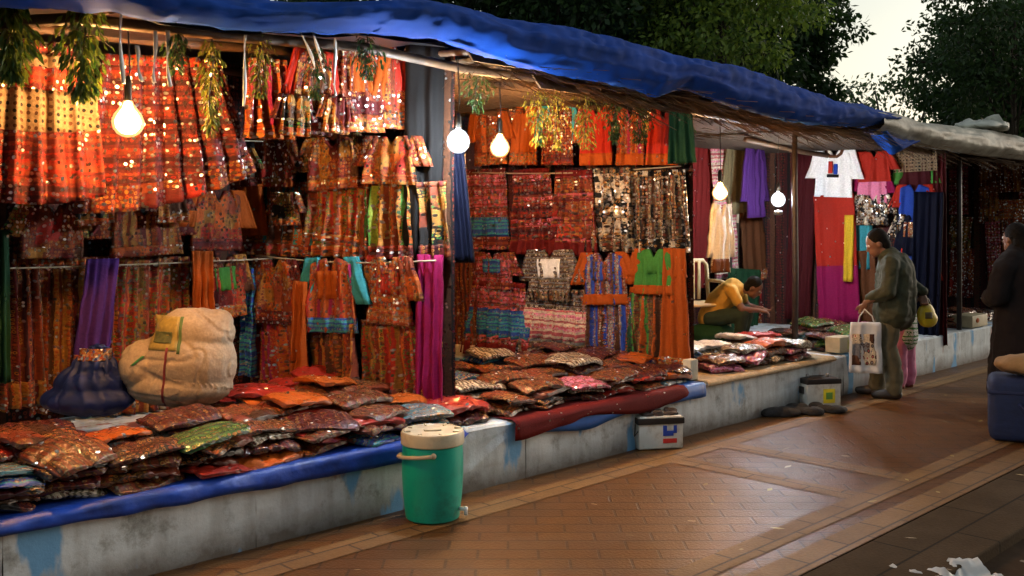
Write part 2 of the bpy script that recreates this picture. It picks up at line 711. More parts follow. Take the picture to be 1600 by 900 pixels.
def make_brick(name, c1, c2, mortar, bw, bh, rot, rough=.42, wear=(.10, .055, .03), spec=.3):
    m, nt, N, L, b = new_mat(name)
    tc = N.new('ShaderNodeTexCoord')
    mp = N.new('ShaderNodeMapping')
    mp.inputs['Rotation'].default_value = (0, 0, rot)
    L.new(tc.outputs['Object'], mp.inputs['Vector'])
    br = N.new('ShaderNodeTexBrick')
    br.inputs['Color1'].default_value = c1 + (1,)
    br.inputs['Color2'].default_value = c2 + (1,)
    br.inputs['Mortar'].default_value = mortar + (1,)
    br.inputs['Scale'].default_value = 1
    br.inputs['Mortar Size'].default_value = .008
    br.inputs['Mortar Smooth'].default_value = .3
    br.inputs['Brick Width'].default_value = bw
    br.inputs['Row Height'].default_value = bh
    L.new(mp.outputs[0], br.inputs['Vector'])
    nz = N.new('ShaderNodeTexNoise')
    nz.inputs['Scale'].default_value = 2.2
    nz.inputs['Detail'].default_value = 9
    nz.inputs['Roughness'].default_value = .65
    L.new(tc.outputs['Object'], nz.inputs['Vector'])
    rp = N.new('ShaderNodeValToRGB')
    rp.color_ramp.elements[0].position = .38
    rp.color_ramp.elements[1].position = .68
    L.new(nz.outputs[0], rp.inputs[0])
    mx = N.new('ShaderNodeMixRGB')
    L.new(rp.outputs[0], mx.inputs[0])
    L.new(br.outputs['Color'], mx.inputs[1])
    mw = N.new('ShaderNodeMixRGB')
    mw.inputs[0].default_value = .45
    L.new(br.outputs['Color'], mw.inputs[1])
    mw.inputs[2].default_value = wear + (1,)
    L.new(mw.outputs[0], mx.inputs[2])
    nf = N.new('ShaderNodeTexNoise')
    nf.inputs['Scale'].default_value = 60
    nf.inputs['Detail'].default_value = 4
    L.new(tc.outputs['Object'], nf.inputs['Vector'])
    rf = N.new('ShaderNodeValToRGB')
    rf.color_ramp.elements[0].color = (.7, .7, .7, 1)
    rf.color_ramp.elements[1].color = (1.2, 1.2, 1.2, 1)
    L.new(nf.outputs[0], rf.inputs[0])
    mu = N.new('ShaderNodeMixRGB')
    mu.blend_type = 'MULTIPLY'
    mu.inputs[0].default_value = 1
    L.new(mx.outputs[0], mu.inputs[1])
    L.new(rf.outputs[0], mu.inputs[2])
    L.new(mu.outputs[0], b.inputs['Base Color'])
    rr = N.new('ShaderNodeMapRange')
    rr.inputs['To Min'].default_value = rough - .1
    rr.inputs['To Max'].default_value = rough + .25
    L.new(nz.outputs[0], rr.inputs['Value'])
    L.new(rr.outputs[0], b.inputs['Roughness'])
    b.inputs['Specular IOR Level'].default_value = spec
    bp = N.new('ShaderNodeBump')
    bp.inputs['Strength'].default_value = .4
    bp.inputs['Distance'].default_value = .01
    inv = N.new('ShaderNodeMath')
    inv.operation = 'MULTIPLY_ADD'
    L.new(br.outputs['Fac'], inv.inputs[0])
    inv.inputs[1].default_value = -1
    L.new(nf.outputs[0], inv.inputs[2])
    L.new(inv.outputs[0], bp.inputs['Height'])
    L.new(bp.outputs[0], b.inputs['Normal'])
    return m


def make_leaf(name, cols, trans=.25):
    if name in MATS:
        return MATS[name]
    m, nt, N, L, b = new_mat(name)
    g = N.new('ShaderNodeNewGeometry')
    rp = N.new('ShaderNodeValToRGB')
    n = len(cols)
    for i, c in enumerate(cols):
        e = rp.color_ramp.elements[i] if i < 2 else rp.color_ramp.elements.new(i / (n - 1))
        e.position = i / (n - 1)
        e.color = tuple(c) + (1,)
    L.new(g.outputs['Random Per Island'], rp.inputs[0])
    L.new(rp.outputs[0], b.inputs['Base Color'])
    b.inputs['Roughness'].default_value = .5
    tr = N.new('ShaderNodeBsdfTranslucent')
    L.new(rp.outputs[0], tr.inputs['Color'])
    mx = N.new('ShaderNodeMixShader')
    mx.inputs[0].default_value = trans
    L.new(b.outputs[0], mx.inputs[1])
    L.new(tr.outputs[0], mx.inputs[2])
    L.new(mx.outputs[0], N['Material Output'].inputs['Surface'])
    MATS[name] = m
    return m


M_conc = make_concrete()
M_tarp = simple('blue_tarpaulin', (.007, .050, .29), .8, 5, .35, bump=.12, spec=.1, dirt=(.012, .045, .19), dirt_scale=1.6)
M_black = simple('black_plastic', (.012, .012, .014), .4, 9, .4, bump=.3)
M_bamboo = simple('bamboo', (.085, .042, .018), .6, 14, .5, bump=.2)
M_steel = simple('dark_post', (.035, .025, .022), .5, 20, .5, bump=.2)
M_thatch = make_leaf('thatch_straw', [(.035, .018, .008), (.10, .05, .017), (.20, .105, .036), (.06, .03, .012)], .1)
M_wood = simple('plank_wood', (.30, .15, .06), .7, 10, .5, bump=.3)
M_cord = simple('bulb_cord', (.03, .03, .03), .5)
M_white_ribbon = simple('white_ribbon', (.7, .66, .6), .7)
M_skin = simple('skin', (.17, .075, .04), .55, 20, .12)
M_hair = simple('hair', (.006, .005, .004), .8, 60, .3, bump=.4, spec=.15)
M_shoe = simple('shoe_leather', (.03, .018, .012), .5)

# ------------------------------------------------------------------ ground and paving
UV0 = dict(loc=P0, rz=R(45))     # objects in the market frame


def sheet(name, u0, u1, n0, n1, z, mat, kind='structure', nu=1, nn=1):
    vs = [(u0 + (u1 - u0) * i / nu, n0 + (n1 - n0) * j / nn, z) for j in range(nn + 1) for i in range(nu + 1)]
    fs = [(j * (nu + 1) + i, j * (nu + 1) + i + 1, (j + 1) * (nu + 1) + i + 1, (j + 1) * (nu + 1) + i) for j in range(nn) for i in range(nu)]
    o = mesh_obj(name, vs, fs, mat, None, [(v[0], v[1]) for v in vs], False, P0, R(45))
    o['kind'] = kind
    return o


M_dirt = simple('packed_dirt', (.038, .021, .010), .95, 5, .45, bump=.5, spec=.08, dirt=(.03, .022, .016), dirt_scale=1.1)
M_brick = make_brick('herringbone_brick', (.150, .060, .011), (.125, .048, .010), (.055, .022, .008), .30, .14, R(45), .32)
M_band = make_brick('pale_paving_tile', (.25, .135, .045), (.205, .108, .036), (.06, .034, .016), .40, .30, 0, .5)
M_band2 = make_brick('pale_cross_tile', (.25, .135, .045), (.205, .108, .036), (.06, .034, .016), .40, .30, R(90), .5)
M_kerb = make_brick('kerb_stone', (.070, .044, .022), (.058, .037, .019), (.02, .015, .01), .9, .6, 0, .85, (.03, .02, .012), .08)
sheet('ground', -400, 700, -400, 700, -.06, M_dirt)
sheet('pavement', -14, 45, -2.14, 0.0, 0, M_brick)
for (n0, n1) in ((-.42, -.23), (-1.86, -1.69), (-2.14, -1.96)):
    sheet('paving_band', -14, 45, n0, n1, .004, M_band)
for u in (-3.6, -2.9, 2.08, 2.72, 8.0, 8.7):
    sheet('paving_band', u - .09, u + .09, -1.686, -.424, .004, M_band2)
kb = MB()
kb.box(-14, 45, -2.62, -2.142, -.30, .002, .012)
kb.build('kerb', M_kerb, None, False, P0, R(45))['kind'] = 'structure'

# plinth: a whitewashed concrete wall in cast lengths
pl = thing('concrete_plinth', 'long low whitewashed concrete plinth streaked with dirt under all the stalls', 'plinth', W(0, 0, 0), R(45))
for i, (a, b_) in enumerate(((-8, -2.15), (-2.147, -.95), (-.947, 1.0), (1.003, 3.1), (3.103, 5.3), (5.303, 7.4), (7.403, 9.6), (9.603, 20))):
    m = MB()
    nu, nz = max(3, int((b_ - a) / .12)), 6
    vs, fs = [], []
    prof = [(0, 0)] + [(0, PLH * k / nz) for k in range(1, nz)] + [(0, PLH - .015), (.015, PLH), (.5, PLH), (4.2, PLH)]
    for j in range(nu + 1):
        u = a + (b_ - a) * j / nu
        for (n, z) in prof:
            q = noise.noise(Vector((u * 3, z * 4, i * 7)))
            q2 = noise.noise(Vector((u * 11, z * 13, i)))
            vs.append((u, n + (.010 * q + .005 * q2 if n < .1 else 0), z + (.008 * q if z > PLH - .03 and n < .1 else 0)))
    k = len(prof)
    for j in range(nu):
        for r in range(k - 1):
            fs.append((j * k + r, (j + 1) * k + r, (j + 1) * k + r + 1, j * k + r + 1))
    m.add(vs, fs)
    m.build('wall_block', M_conc, pl, False)

# litter: fallen leaves on the dirt and a few on the paving
lf = MB()
rl = random.Random(3)
for k in range(340):
    u, n = rl.uniform(-1.5, 6), -rl.uniform(2.6, 5.5) if k < 270 else -rl.uniform(.5, 2.55)
    z = (-.052 if n < -2.63 else .012)
    a = rl.uniform(0, 6.28)
    s = rl.uniform(.014, .042)
    d, e = Vector((math.cos(a), math.sin(a), rl.uniform(-.2, .2))) * s, Vector((-math.sin(a), math.cos(a), rl.uniform(-.2, .3))) * s * .5
    c = Vector((u, n, z + .012))
    lf.add([c - d, c - e, c + d, c + e], [(0, 1, 2, 3)])
lo = lf.build('fallen_leaves', make_leaf('litter_leaf', [(.30, .20, .05), (.45, .36, .14), (.14, .08, .03), (.5, .42, .25)], .1), None, False, P0, R(45))
lo['kind'] = 'stuff'

# ------------------------------------------------------------------ shelter: posts, beams, thatch, tarpaulin
EAVE_LO = [(-300, 12), (60, 12), (180, 12), (250, 30), (400, 48), (600, 50), (690, 64), (800, 96), (900, 118), (1000, 140), (1030, 152), (1070, 138), (1150, 166), (1240, 190), (1300, 198), (1350, 200), (1395, 190)]
EAVE_UP = [(-300, -60), (60, -50), (180, -40), (340, -8), (500, 0), (650, -4), (700, 5), (800, 26), (900, 40), (1000, 66), (1040, 78), (1140, 97), (1250, 132), (1300, 155), (1345, 160), (1395, 184)]


def polyline_u(pts, n):
    out = []
    for px, py in pts:
        p = on_n(px, py, n)
        out.append((un(p)[0], p.z))
    return out


def interp(tab, u):
    if u <= tab[0][0]:
        return tab[0][1]
    for (a, x), (b_, y) in zip(tab, tab[1:]):
        if u <= b_:
            return x + (y - x) * (u - a) / (b_ - a)
    return tab[-1][1]


ZL, ZU = polyline_u(EAVE_LO, -.16), polyline_u(EAVE_UP, -.10)
U_END = ZL[-1][0]


def tarp_sheet(name, u0, u1, mat, fz, parent=None, seed=0, nu=420, amp=.022, depth=9):
    vs, fs, uvs = [], [], []
    prof = None
    for j in range(nu + 1):
        u = u0 + (u1 - u0) * j / nu
        zl, zu = fz(u)
        h = zu - zl
        prof = [(-.10, zl + .02), (-.14, zl), (-.20, zl + .15 * h), (-.25, zl + .35 * h), (-.25, zl + .6 * h), (-.20, zl + .8 * h), (-.12, zl + .94 * h), (0.0, zu), (.35, max(zu, zl + .11)), (.9, max(zu, zl + .13)), (1.6, max(zu + .01, zl + .14)), (2.4, max(zu, zl + .14)), (3.3, max(zu - .06, zl + .14))]
        prof = [q_ for q_ in prof if q_[0] <= depth]
        fine = []
        for (p, q) in zip(prof, prof[1:]):
            for k in range(3):
                fine.append((p[0] + (q[0] - p[0]) * k / 3, p[1] + (q[1] - p[1]) * k / 3))
        fine.append(prof[-1])
        L_ = 0
        for k, (n, z) in enumerate(fine):
            P = Vector((u * 1.3, k * .10, seed))
            d = noise.fractal(P, 1, 2, 3) * amp * .8
            d += noise.noise(Vector((u * .9 + k * .05, k * .34, seed + 4))) * amp * 1.5
            d += noise.noise(Vector((u * 2.6 - k * .30, k * .22, seed + 9))) * amp * .6
            rg = abs(noise.noise(Vector((u * 1.6 + k * .12, k * .21, seed + 2))))
            d -= amp * .9 * max(0, .14 - rg) / .14
            rg = abs(noise.noise(Vector((u * 3.5 - k * .42, k * .10, seed + 14))))
            d -= amp * .6 * max(0, .10 - rg) / .10
            d += noise.noise(Vector((u * 11, k * .5, seed + 3))) * amp * .03
            w = 1.0 if n < .1 else .35
            vs.append((u, n - d * w, z + d * .45 * w - (.03 * abs(noise.noise(Vector((u * 3, 2, seed)))) if k < 2 else 0)))
            uvs.append((u, k * .05))
    k = len(fine)
    for j in range(nu):
        for r in range(k - 1):
            fs.append((j * k + r, (j + 1) * k + r, (j + 1) * k + r + 1, j * k + r + 1))
    o = mesh_obj(name, vs, fs, mat, parent, uvs, True, P0, R(45))
    return o


t = tarp_sheet('tarpaulin', -5.2, U_END, M_tarp, lambda u: (interp(ZL, u), interp(ZU, u)))
tag(t, 'long crumpled blue tarpaulin draped over the roof edge of the nearer stalls', 'tarpaulin')

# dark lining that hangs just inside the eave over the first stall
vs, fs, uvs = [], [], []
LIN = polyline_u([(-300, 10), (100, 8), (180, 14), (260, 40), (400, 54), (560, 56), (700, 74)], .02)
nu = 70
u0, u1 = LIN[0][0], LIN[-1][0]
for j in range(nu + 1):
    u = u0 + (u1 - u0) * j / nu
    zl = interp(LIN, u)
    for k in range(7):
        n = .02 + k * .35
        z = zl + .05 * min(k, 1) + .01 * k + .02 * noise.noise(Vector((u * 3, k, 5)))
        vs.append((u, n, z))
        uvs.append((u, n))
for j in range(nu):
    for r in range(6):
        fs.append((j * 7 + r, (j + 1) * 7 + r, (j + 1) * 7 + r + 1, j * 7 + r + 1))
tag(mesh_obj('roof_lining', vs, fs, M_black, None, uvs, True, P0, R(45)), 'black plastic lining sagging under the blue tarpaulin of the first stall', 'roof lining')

sh = thing('stall_shelter', 'bamboo and thatch shelter frame that carries the blue tarpaulin over the stalls', 'shelter', W(0, 0, PLH), R(45))


def loc(u, n, z):
    return Vector((u, n, z - PLH))


for u, n in ((.66, .50), (5.15, .42), (-2.9, .25), (3.55, .9)):
    z1 = interp(ZL, u) + .12
    MB().tube([loc(u, n, PLH), loc(u + .01, n, 1.2), loc(u - .005, n, 2.0), loc(u, n, z1)], [.028, .03, .027, .026], 10).build('post', M_steel, sh)
for n, dz in ((.12, -.02), (.95, .06), (1.9, .06), (2.7, .02)):
    pts = [loc(-5 + k * .8, n + .02 * math.sin(k * 2.1), interp(ZL, -5 + k * .8) + dz + .03 * math.sin(k * 1.7)) for k in range(int((U_END + 3.4) / .8) + 1)]
    MB().tube(pts, .03, 8).build('beam', M_bamboo, sh)
for k in range(17):
    u = -4.6 + k * .74
    if u > U_END - .1:
        break
    z = interp(ZL, u)
    MB().tube([loc(u, -.10, z + .045), loc(u + .03, 1.0, z + .13), loc(u - .02, 2.0, z + .14), loc(u, 3.1, z + .08)], [.022, .02, .022, .018], 7).build('rafter', M_bamboo, sh)


def thatch(name, segs, parent, mat, count, seed, base=loc):
    r_ = random.Random(seed)
    m = MB()
    for (u0, u1, fz, n0, n1, drop) in segs:
        for k in range(count):
            u = r_.uniform(u0, u1)
            z = fz(u) + r_.uniform(0, .10)
            n = r_.uniform(n0, n1)
            ln = r_.uniform(.12, .5)
            a = r_.gauss(0, .9)
            d = Vector((math.sin(a), -abs(math.cos(a)) * .8, -r_.uniform(drop * .2, drop))).normalized() * ln
            p = base(u, n, z)
            s = Vector((.004 + .006 * r_.random(), .003, .004))
            m.add([p - s, p + s, p + d + s * .4, p + d - s * .4], [(0, 1, 2, 3)])
    o = m.build(name, mat, parent, False)
    return o


th = thatch('thatch', [(.7, U_END, lambda u: interp(ZL, u) - .0, .05, .35, .5), (.7, U_END, lambda u: interp(ZL, u) + .04, .3, 2.4, .15)], sh, M_thatch, 1500, 4)
th['kind'] = 'stuff'
# a packed thatch layer above the straws closes the roof
vs, fs = [], []
for j in range(60):
    u = .62 + (U_END - .62) * j / 59
    for k in range(6):
        n = .02 + k * .68
        vs.append(loc(u, n, interp(ZL, u) + .035 + .002 * k + .012 * noise.noise(Vector((u * 4, n * 4, 1)))))
for j in range(59):
    for k in range(5):
        fs.append((j * 6 + k, (j + 1) * 6 + k, (j + 1) * 6 + k + 1, j * 6 + k + 1))
mesh_obj('thatch_mat', vs, fs, simple('thatch_mat', (.045, .024, .010), .9, 30, .6, bump=.8), sh, [(v[0], v[1]) for v in vs])
# loose boards and cardboard tucked under the tarpaulin
for (px0, px1, py, h) in ((1090, 1160, 158, 20), (1150, 1205, 176, 14), (735, 800, 96, 12), (840, 905, 138, 10)):
    a, b_ = on_n(px0, py, .0), on_n(px1, py + (px1 - px0) * .16, .0)
    ua, ub = un(a)[0], un(b_)[0]
    m = MB()
    zz = (a.z + b_.z) / 2
    m.add([(ua, -.03, a.z - PLH), (ub, -.03, b_.z - PLH), (ub, .04, b_.z - PLH + .07), (ua, .04, a.z - PLH + .09),
           (ua, -.015, a.z - PLH), (ub, -.015, b_.z - PLH), (ub, .055, b_.z - PLH + .07), (ua, .055, a.z - PLH + .09)],
          [(0, 1, 2, 3), (7, 6, 5, 4), (0, 4, 5, 1), (1, 5, 6, 2), (2, 6, 7, 3), (3, 7, 4, 0)])
    m.build('roof_board', simple('cardboard', (.20, .105, .045), .85, 6, .3, bump=.2), sh, False)

# far shelter with grey sheeting
fs_ = thing('stall_shelter', 'far thatch shelter frame under pale crumpled sheeting beyond the blue tarpaulin', 'shelter', W(0, 0, PLH), R(45))
FAR_LO = polyline_u([(1360, 205), (1400, 222), (1470, 232), (1540, 244), (1600, 250), (1660, 256)], -.16)
FAR_UP = polyline_u([(1360, 172), (1390, 172), (1440, 190), (1500, 196), (1540, 200), (1600, 214), (1660, 232)], -.10)
FU0, FU1 = FAR_LO[0][0], FAR_LO[-1][0] + 6
o = tarp_sheet('roof_sheeting', FU0 + .1, FU1, simple('grey_sheeting', (.30, .30, .25), .6, 5, .35, bump=.3, dirt=(.10, .085, .05), dirt_scale=1.3),
               lambda u: (interp(FAR_LO, u), interp(FAR_UP, u)), None, 21, 260, .014)
tag(o, 'pale grey crumpled plastic sheeting weighted over the far stall roof', 'roof sheeting')
o = thatch('thatch', [(FU0, FU1, lambda u: interp(FAR_LO, u) + .02, .0, .3, .6)], fs_, M_thatch, 1100, 9)
o['kind'] = 'stuff'
for u in (8.35, 12.2, 15.5):
    MB().tube([loc(u, .1, PLH), loc(u + .01, .1, 1.5), loc(u, .1, interp(FAR_LO, u) + .1)], .028, 10).build('post', M_steel, fs_)
for n in (.12, 1.2):
    MB().tube([loc(FU0 + k * 1.2, n, interp(FAR_LO, FU0 + k * 1.2) + .02 * math.sin(k * 3)) for k in range(int((FU1 - FU0) / 1.2) + 1)], .03, 8).build('beam', M_bamboo, fs_)
vs, fs = [], []
for j in range(40):
    u = FU0 + (FU1 - FU0) * j / 39
    for k in range(6):
        n = .02 + k * .5
        vs.append(loc(u, n, interp(FAR_LO, u) + .045 + .006 * k + .02 * noise.noise(Vector((u * 4, n * 4, 1)))))
for j in range(39):
    for k in range(5):
        fs.append((j * 6 + k, (j + 1) * 6 + k, (j + 1) * 6 + k + 1, j * 6 + k + 1))
mesh_obj('thatch_mat', vs, fs, MATS['thatch_mat'], fs_, [(v[0], v[1]) for v in vs])
# crumpled plastic lump lying on the far roof
m = MB()
p = on_n(1533, 200, .1)
m.ball((0, 0, 0), (.42, .3, .07), 28, 14)
o = m.build('plastic_sheet', simple('white_plastic_sheet', (.6, .6, .52), .55, 6, .3, bump=.5), None, True, p + Vector((.05, .1, .0)), R(45))
for v in o.data.vertices:
    d = noise.fractal(v.co * 5, 1, 2, 4)
    v.co += Vector((d * .12, d * .06, abs(d) * .11))
tag(o, 'crumpled off-white plastic sheet lying on top of the far stall roof', 'plastic sheet')
o = tarp_sheet('blue_flap', FU0 + .15, FU0 + .95, M_tarp, lambda u: (interp(FAR_LO, u) - .14 + .14 * abs((u - FU0 - .5) / .4), interp(FAR_LO, u) + .06), None, 33, 24, .02, .1)
tag(o, 'small blue tarpaulin corner drooping under the pale sheeting', 'tarpaulin')

# ------------------------------------------------------------------ cloth walls behind the goods
WALLS = dict(Ab=((-4.6, 2.05), (.34, 2.05)), As=((.32, 2.0), (.62, .30)), Bs=((2.9, 2.5), (3.33, .35)), Bb=((.4, 2.55), (2.9, 2.55)),
             Cb=((2.95, 2.9), (7.3, 2.5)), Cs=((7.28, 2.4), (7.72, .02)), Db=((7.4, 1.9), (11.0, 1.7)), Ds=((11.0, 1.8), (11.3, .05)))


def rz_of(a, b_):
    A, B = W(*a), W(*b_)
    return math.atan2(B.y - A.y, B.x - A.x)


def backdrop(key, mat, label, ztop=2.74):
    a, b_ = WALLS[key]
    A, B = W(*a), W(*b_)
    ln = (B - A).length
    nx, nz = max(8, int(ln / .06)), 10
    vs, fs, uvs = [], [], []
    for j in range(nx + 1):
        x = ln * j / nx
        for k in range(nz + 1):
            z = PLH + .004 + (ztop - PLH) * k / nz
            y = .05 + .03 * noise.noise(Vector((x * 3.5, z * .4, len(key) + ord(key[0])))) + .014 * math.sin(x * 21 + math.sin(z * 2) + ord(key[0]))
            vs.append((x, y, z))
            uvs.append((x, z))
    for j in range(nx):
        for k in range(nz):
            i = j * (nz + 1) + k
            fs.append((i, i + nz + 1, i + nz + 2, i + 1))
    o = mesh_obj('backdrop_cloth', vs, fs, mat, None, uvs, True, A, rz_of(a, b_))
    return tag(o, label, 'backdrop cloth', 'backdrop cloths of the stalls')


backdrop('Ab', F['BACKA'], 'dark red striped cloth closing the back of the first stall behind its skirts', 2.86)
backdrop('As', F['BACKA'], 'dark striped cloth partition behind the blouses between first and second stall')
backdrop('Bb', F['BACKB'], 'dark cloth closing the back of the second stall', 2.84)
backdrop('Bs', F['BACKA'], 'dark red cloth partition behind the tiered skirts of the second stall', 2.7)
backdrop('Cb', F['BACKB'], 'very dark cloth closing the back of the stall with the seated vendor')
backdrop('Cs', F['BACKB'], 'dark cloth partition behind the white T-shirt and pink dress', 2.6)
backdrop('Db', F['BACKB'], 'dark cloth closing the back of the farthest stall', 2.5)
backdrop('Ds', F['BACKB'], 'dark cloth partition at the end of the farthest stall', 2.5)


# ------------------------------------------------------------------ garments
def panel(w0, w1, h, t0=0.0, t1=1.0, folds=5, amp=.02, seed=0, xc=0.0, skew=0.0, neck=0.0, scal=0.0, nscal=0, dy=0.0, th=.016, p=1.0, nx=30, nz=14, sag=0.0, tilt=0.0, neckw=.3):
    """a hung piece of cloth: a closed thin shell, x across, z down from 0"""
    def pt(s, t, back):
        hw = (w0 + (w1 - w0) * t ** p) / 2
        x = xc + s * hw + skew * t
        z = -h * t - sag * (1 - s * s) * t + tilt * s * t
        if neck:
            q = max(0.0, 1 - abs(s) / neckw)
            z -= neck * q * max(0, 1 - t * 2.0)
            z -= .10 * h * (abs(s) ** 2) * max(0, 1 - t * 2.5)
        if nscal:
            z -= scal * abs(math.sin(s * nscal * 1.5708)) * t
        ph = seed * 1.7
        a = amp * (.35 + .65 * t)
        y = a * math.sin(folds * 3.1416 * s + ph + .8 * math.sin(t * 2.5 + ph)) + a * .5 * math.sin(folds * 1.7 * 3.1416 * s + ph * 2.3)
        y += .022 * noise.noise(Vector((x * 7, z * 7, seed * 3.3))) + .010 * noise.noise(Vector((x * 19, z * 19, seed * 3.3)))
        return (x, y + dy + (th if back else 0), z)
    vs, uvs, fs = [], [], []
    for back in (0, 1):
        for k in range(nz + 1):
            t = t0 + (t1 - t0) * k / nz
            for j in range(nx + 1):
                v = pt(-1 + 2 * j / nx, t, back)
                vs.append(v)
                uvs.append((v[0] * 1.15, v[2]))
    q, r = nx + 1, (nx + 1) * (nz + 1)
    for k in range(nz):
        for j in range(nx):
            i = k * q + j
            fs.append((i, i + q, i + q + 1, i + 1))
            fs.append((r + i, r + i + 1, r + i + q + 1, r + i + q))
    for j in range(nx):
        fs.append((j, j + 1, r + j + 1, r + j))
        i = nz * q + j
        fs.append((i, r + i, r + i + 1, i + 1))
    for k in range(nz):
        i = k * q
        fs.append((i, r + i, r + i + q, i + q))
        i = k * q + nx
        fs.append((i, i + q, r + i + q, r + i))
    return vs, fs, uvs


def pp(name, mat, parent, **kw):
    vs, fs, uvs = panel(**kw)
    return mesh_obj(name, vs, fs, mat, parent, uvs)


GSEED = [0]


def spot(px0, px1, py0, py1, wall, off):
    a, b_ = WALLS[wall] if isinstance(wall, str) else wall
    rz = rz_of(a, b_)
    c = Vector((math.sin(rz), -math.cos(rz), 0)) * off           # towards the viewer side
    u_, n_ = un(c + Vector((P0.x, P0.y, 0)))
    a2, b2 = (a[0] + u_, a[1] + n_), (b_[0] + u_, b_[1] + n_)
    cx = (px0 + px1) / 2
    p0, p1 = on_wall(px0, py0, a2, b2), on_wall(px1, py0, a2, b2)
    top, bot = on_wall(cx, py0, a2, b2), on_wall(cx, py1, a2, b2)
    q0, q1 = Vector((p0.x, p0.y, 0)), Vector((p1.x, p1.y, 0))
    return top, (q1 - q0).length, top.z - bot.z, rz


def hung(name, label, cat, box, wall, off, group):
    GSEED[0] += 1
    top, w, h, rz = spot(*box, wall, off)
    o = thing(name, label, cat, top, rz, group)
    g = random.Random(GSEED[0] * 17)
    o.rotation_euler = (g.uniform(-.03, .05), g.gauss(0, .035), rz + g.gauss(0, .09))
    return o, w, h, GSEED[0]


GB, GS, GD = 'blouses hung in the stalls', 'skirts hung in the stalls', 'long cloths hung in the stalls'


def blouse(label, box, wall, mat, sl=None, hem=None, yoke=None, off=.1, name='hung_blouse', cat='blouse', long=False):
    r, w, h, s = hung(name, label, cat, box, wall, off, GB)
    bw = w * (.64 if not long else .54)
    pp('bodice', mat, r, w0=bw * .92, w1=bw * (1.12 if not long else 1.08), h=h, folds=3, amp=.016, seed=s, neck=h * .22 if not long else .14, th=.03)
    for sg in (-1, 1):
        pp('sleeve', sl or mat, r, w0=w * (.20 if not long else .15), w1=w * (.24 if not long else .17), h=h * (.62 if not long else .78), folds=2, amp=.010, seed=s + sg, xc=sg * bw * .42, skew=sg * w * (.17 if not long else .13), th=.03, nx=10, nz=8, dy=.004)
    if hem:
        pp('hem_band', hem, r, w0=bw * .92, w1=bw * (1.12 if not long else 1.08), h=h, t0=.80, t1=1.0, folds=3, amp=.012, seed=s, dy=-.005, th=.04, nz=4)
    if yoke:
        pp('yoke', yoke, r, w0=bw * .60, w1=bw * .50, h=h, t0=.18, t1=.55, folds=3, amp=.012, seed=s, dy=-.008, th=.03, nz=5, nx=14)
    return r


def skirt(label, box, wall, mat, hem=None, mid=None, off=.08, top=.5, folds=9, amp=.042, scal=0, p=.9, sag=0, tilt=0, name='hung_skirt', cat='skirt', mids=((.42, .60),)):
    r, w, h, s = hung(name, label, cat, box, wall, off, GS)
    kw = dict(w0=w * top, w1=w, h=h, folds=folds, amp=amp, seed=s, p=p, sag=sag, tilt=tilt)
    pp('skirt_panel', mat, r, nx=46, nz=18, **kw)
    pp('waistband', hem or mat, r, t0=0, t1=.07, dy=-.006, th=.03, nx=46, nz=2, **kw)
    if hem:
        pp('hem_band', hem, r, t0=.84, t1=1.005, dy=-.007, th=.03, nx=46, nz=5, **kw)
    if mid:
        for (a, b_) in mids:
            pp('tier_band', mid, r, t0=a, t1=b_, dy=-.007, th=.03, nx=46, nz=5, scal=.03 if scal else 0, nscal=scal, **kw)
    return r


def drape(label, box, wall, mat, off=.12, folds=3, amp=.025, end=None, w1=1.0, skew=0, name='hung_scarf', cat='scarf', sag=0, tilt=0):
    r, w, h, s = hung(name, label, cat, box, wall, off, GD)
    kw = dict(w0=w, w1=w * w1, h=h, folds=folds, amp=amp, seed=s, skew=skew * w, sag=sag, tilt=tilt)
    pp('cloth', mat, r, nx=24, nz=16, **kw)
    if end:
        pp('end_band', end, r, t0=.86, t1=1.005, dy=-.006, th=.03, nx=24, nz=3, **kw)
    return r


ORD = ['first', 'second', 'third', 'fourth', 'fifth', 'sixth', 'seventh', 'eighth', 'ninth', 'tenth', 'eleventh', 'twelfth', 'thirteenth', 'fourteenth', 'fifteenth', 'sixteenth']

# --- first stall, top row (hung from the front beams)
RW = ((-4, .95), (1, .95))
RX = ((-4, 1.1), (.5, .62))
skirt('huge dark red mirror-work skirt with cream dotted band at the near end of top row', (-75, 170, 62, 300), RW, F['A1'], F['A2'], F['WDOT'], off=.02, top=.75, folds=7, mids=((.08, .16), (.30, .56)), sag=.06)
skirt('wide red mirror-work skirt hanging just behind the orange bulb', (118, 395, 88, 298), RW, F['A2'], F['A13'], off=-.06, top=.62, folds=8, sag=.07, tilt=.10)
skirt('narrow rust and orange skirt right of the wide red skirt in top row', (380, 462, 92, 216), RX, F['A7'], F['A11'], off=0, top=.7, folds=5)
blouse('tan orange blouse with red sleeves in top row between two leaf garlands', (452, 536, 78, 210), RX, F['A5'], F['RED'], F['A2'], off=.04)
blouse('rust red blouse with a plain orange yoke in top row of first stall', (515, 610, 66, 206), RX, F['A13'], F['A6'], F['A11'], F['ORG'], off=.02)
blouse('bright orange sleeved blouse with red front last in top row of first stall', (585, 672, 70, 202), RX, F['A7'], F['ORG'], F['A11'], F['RED'], off=.03)

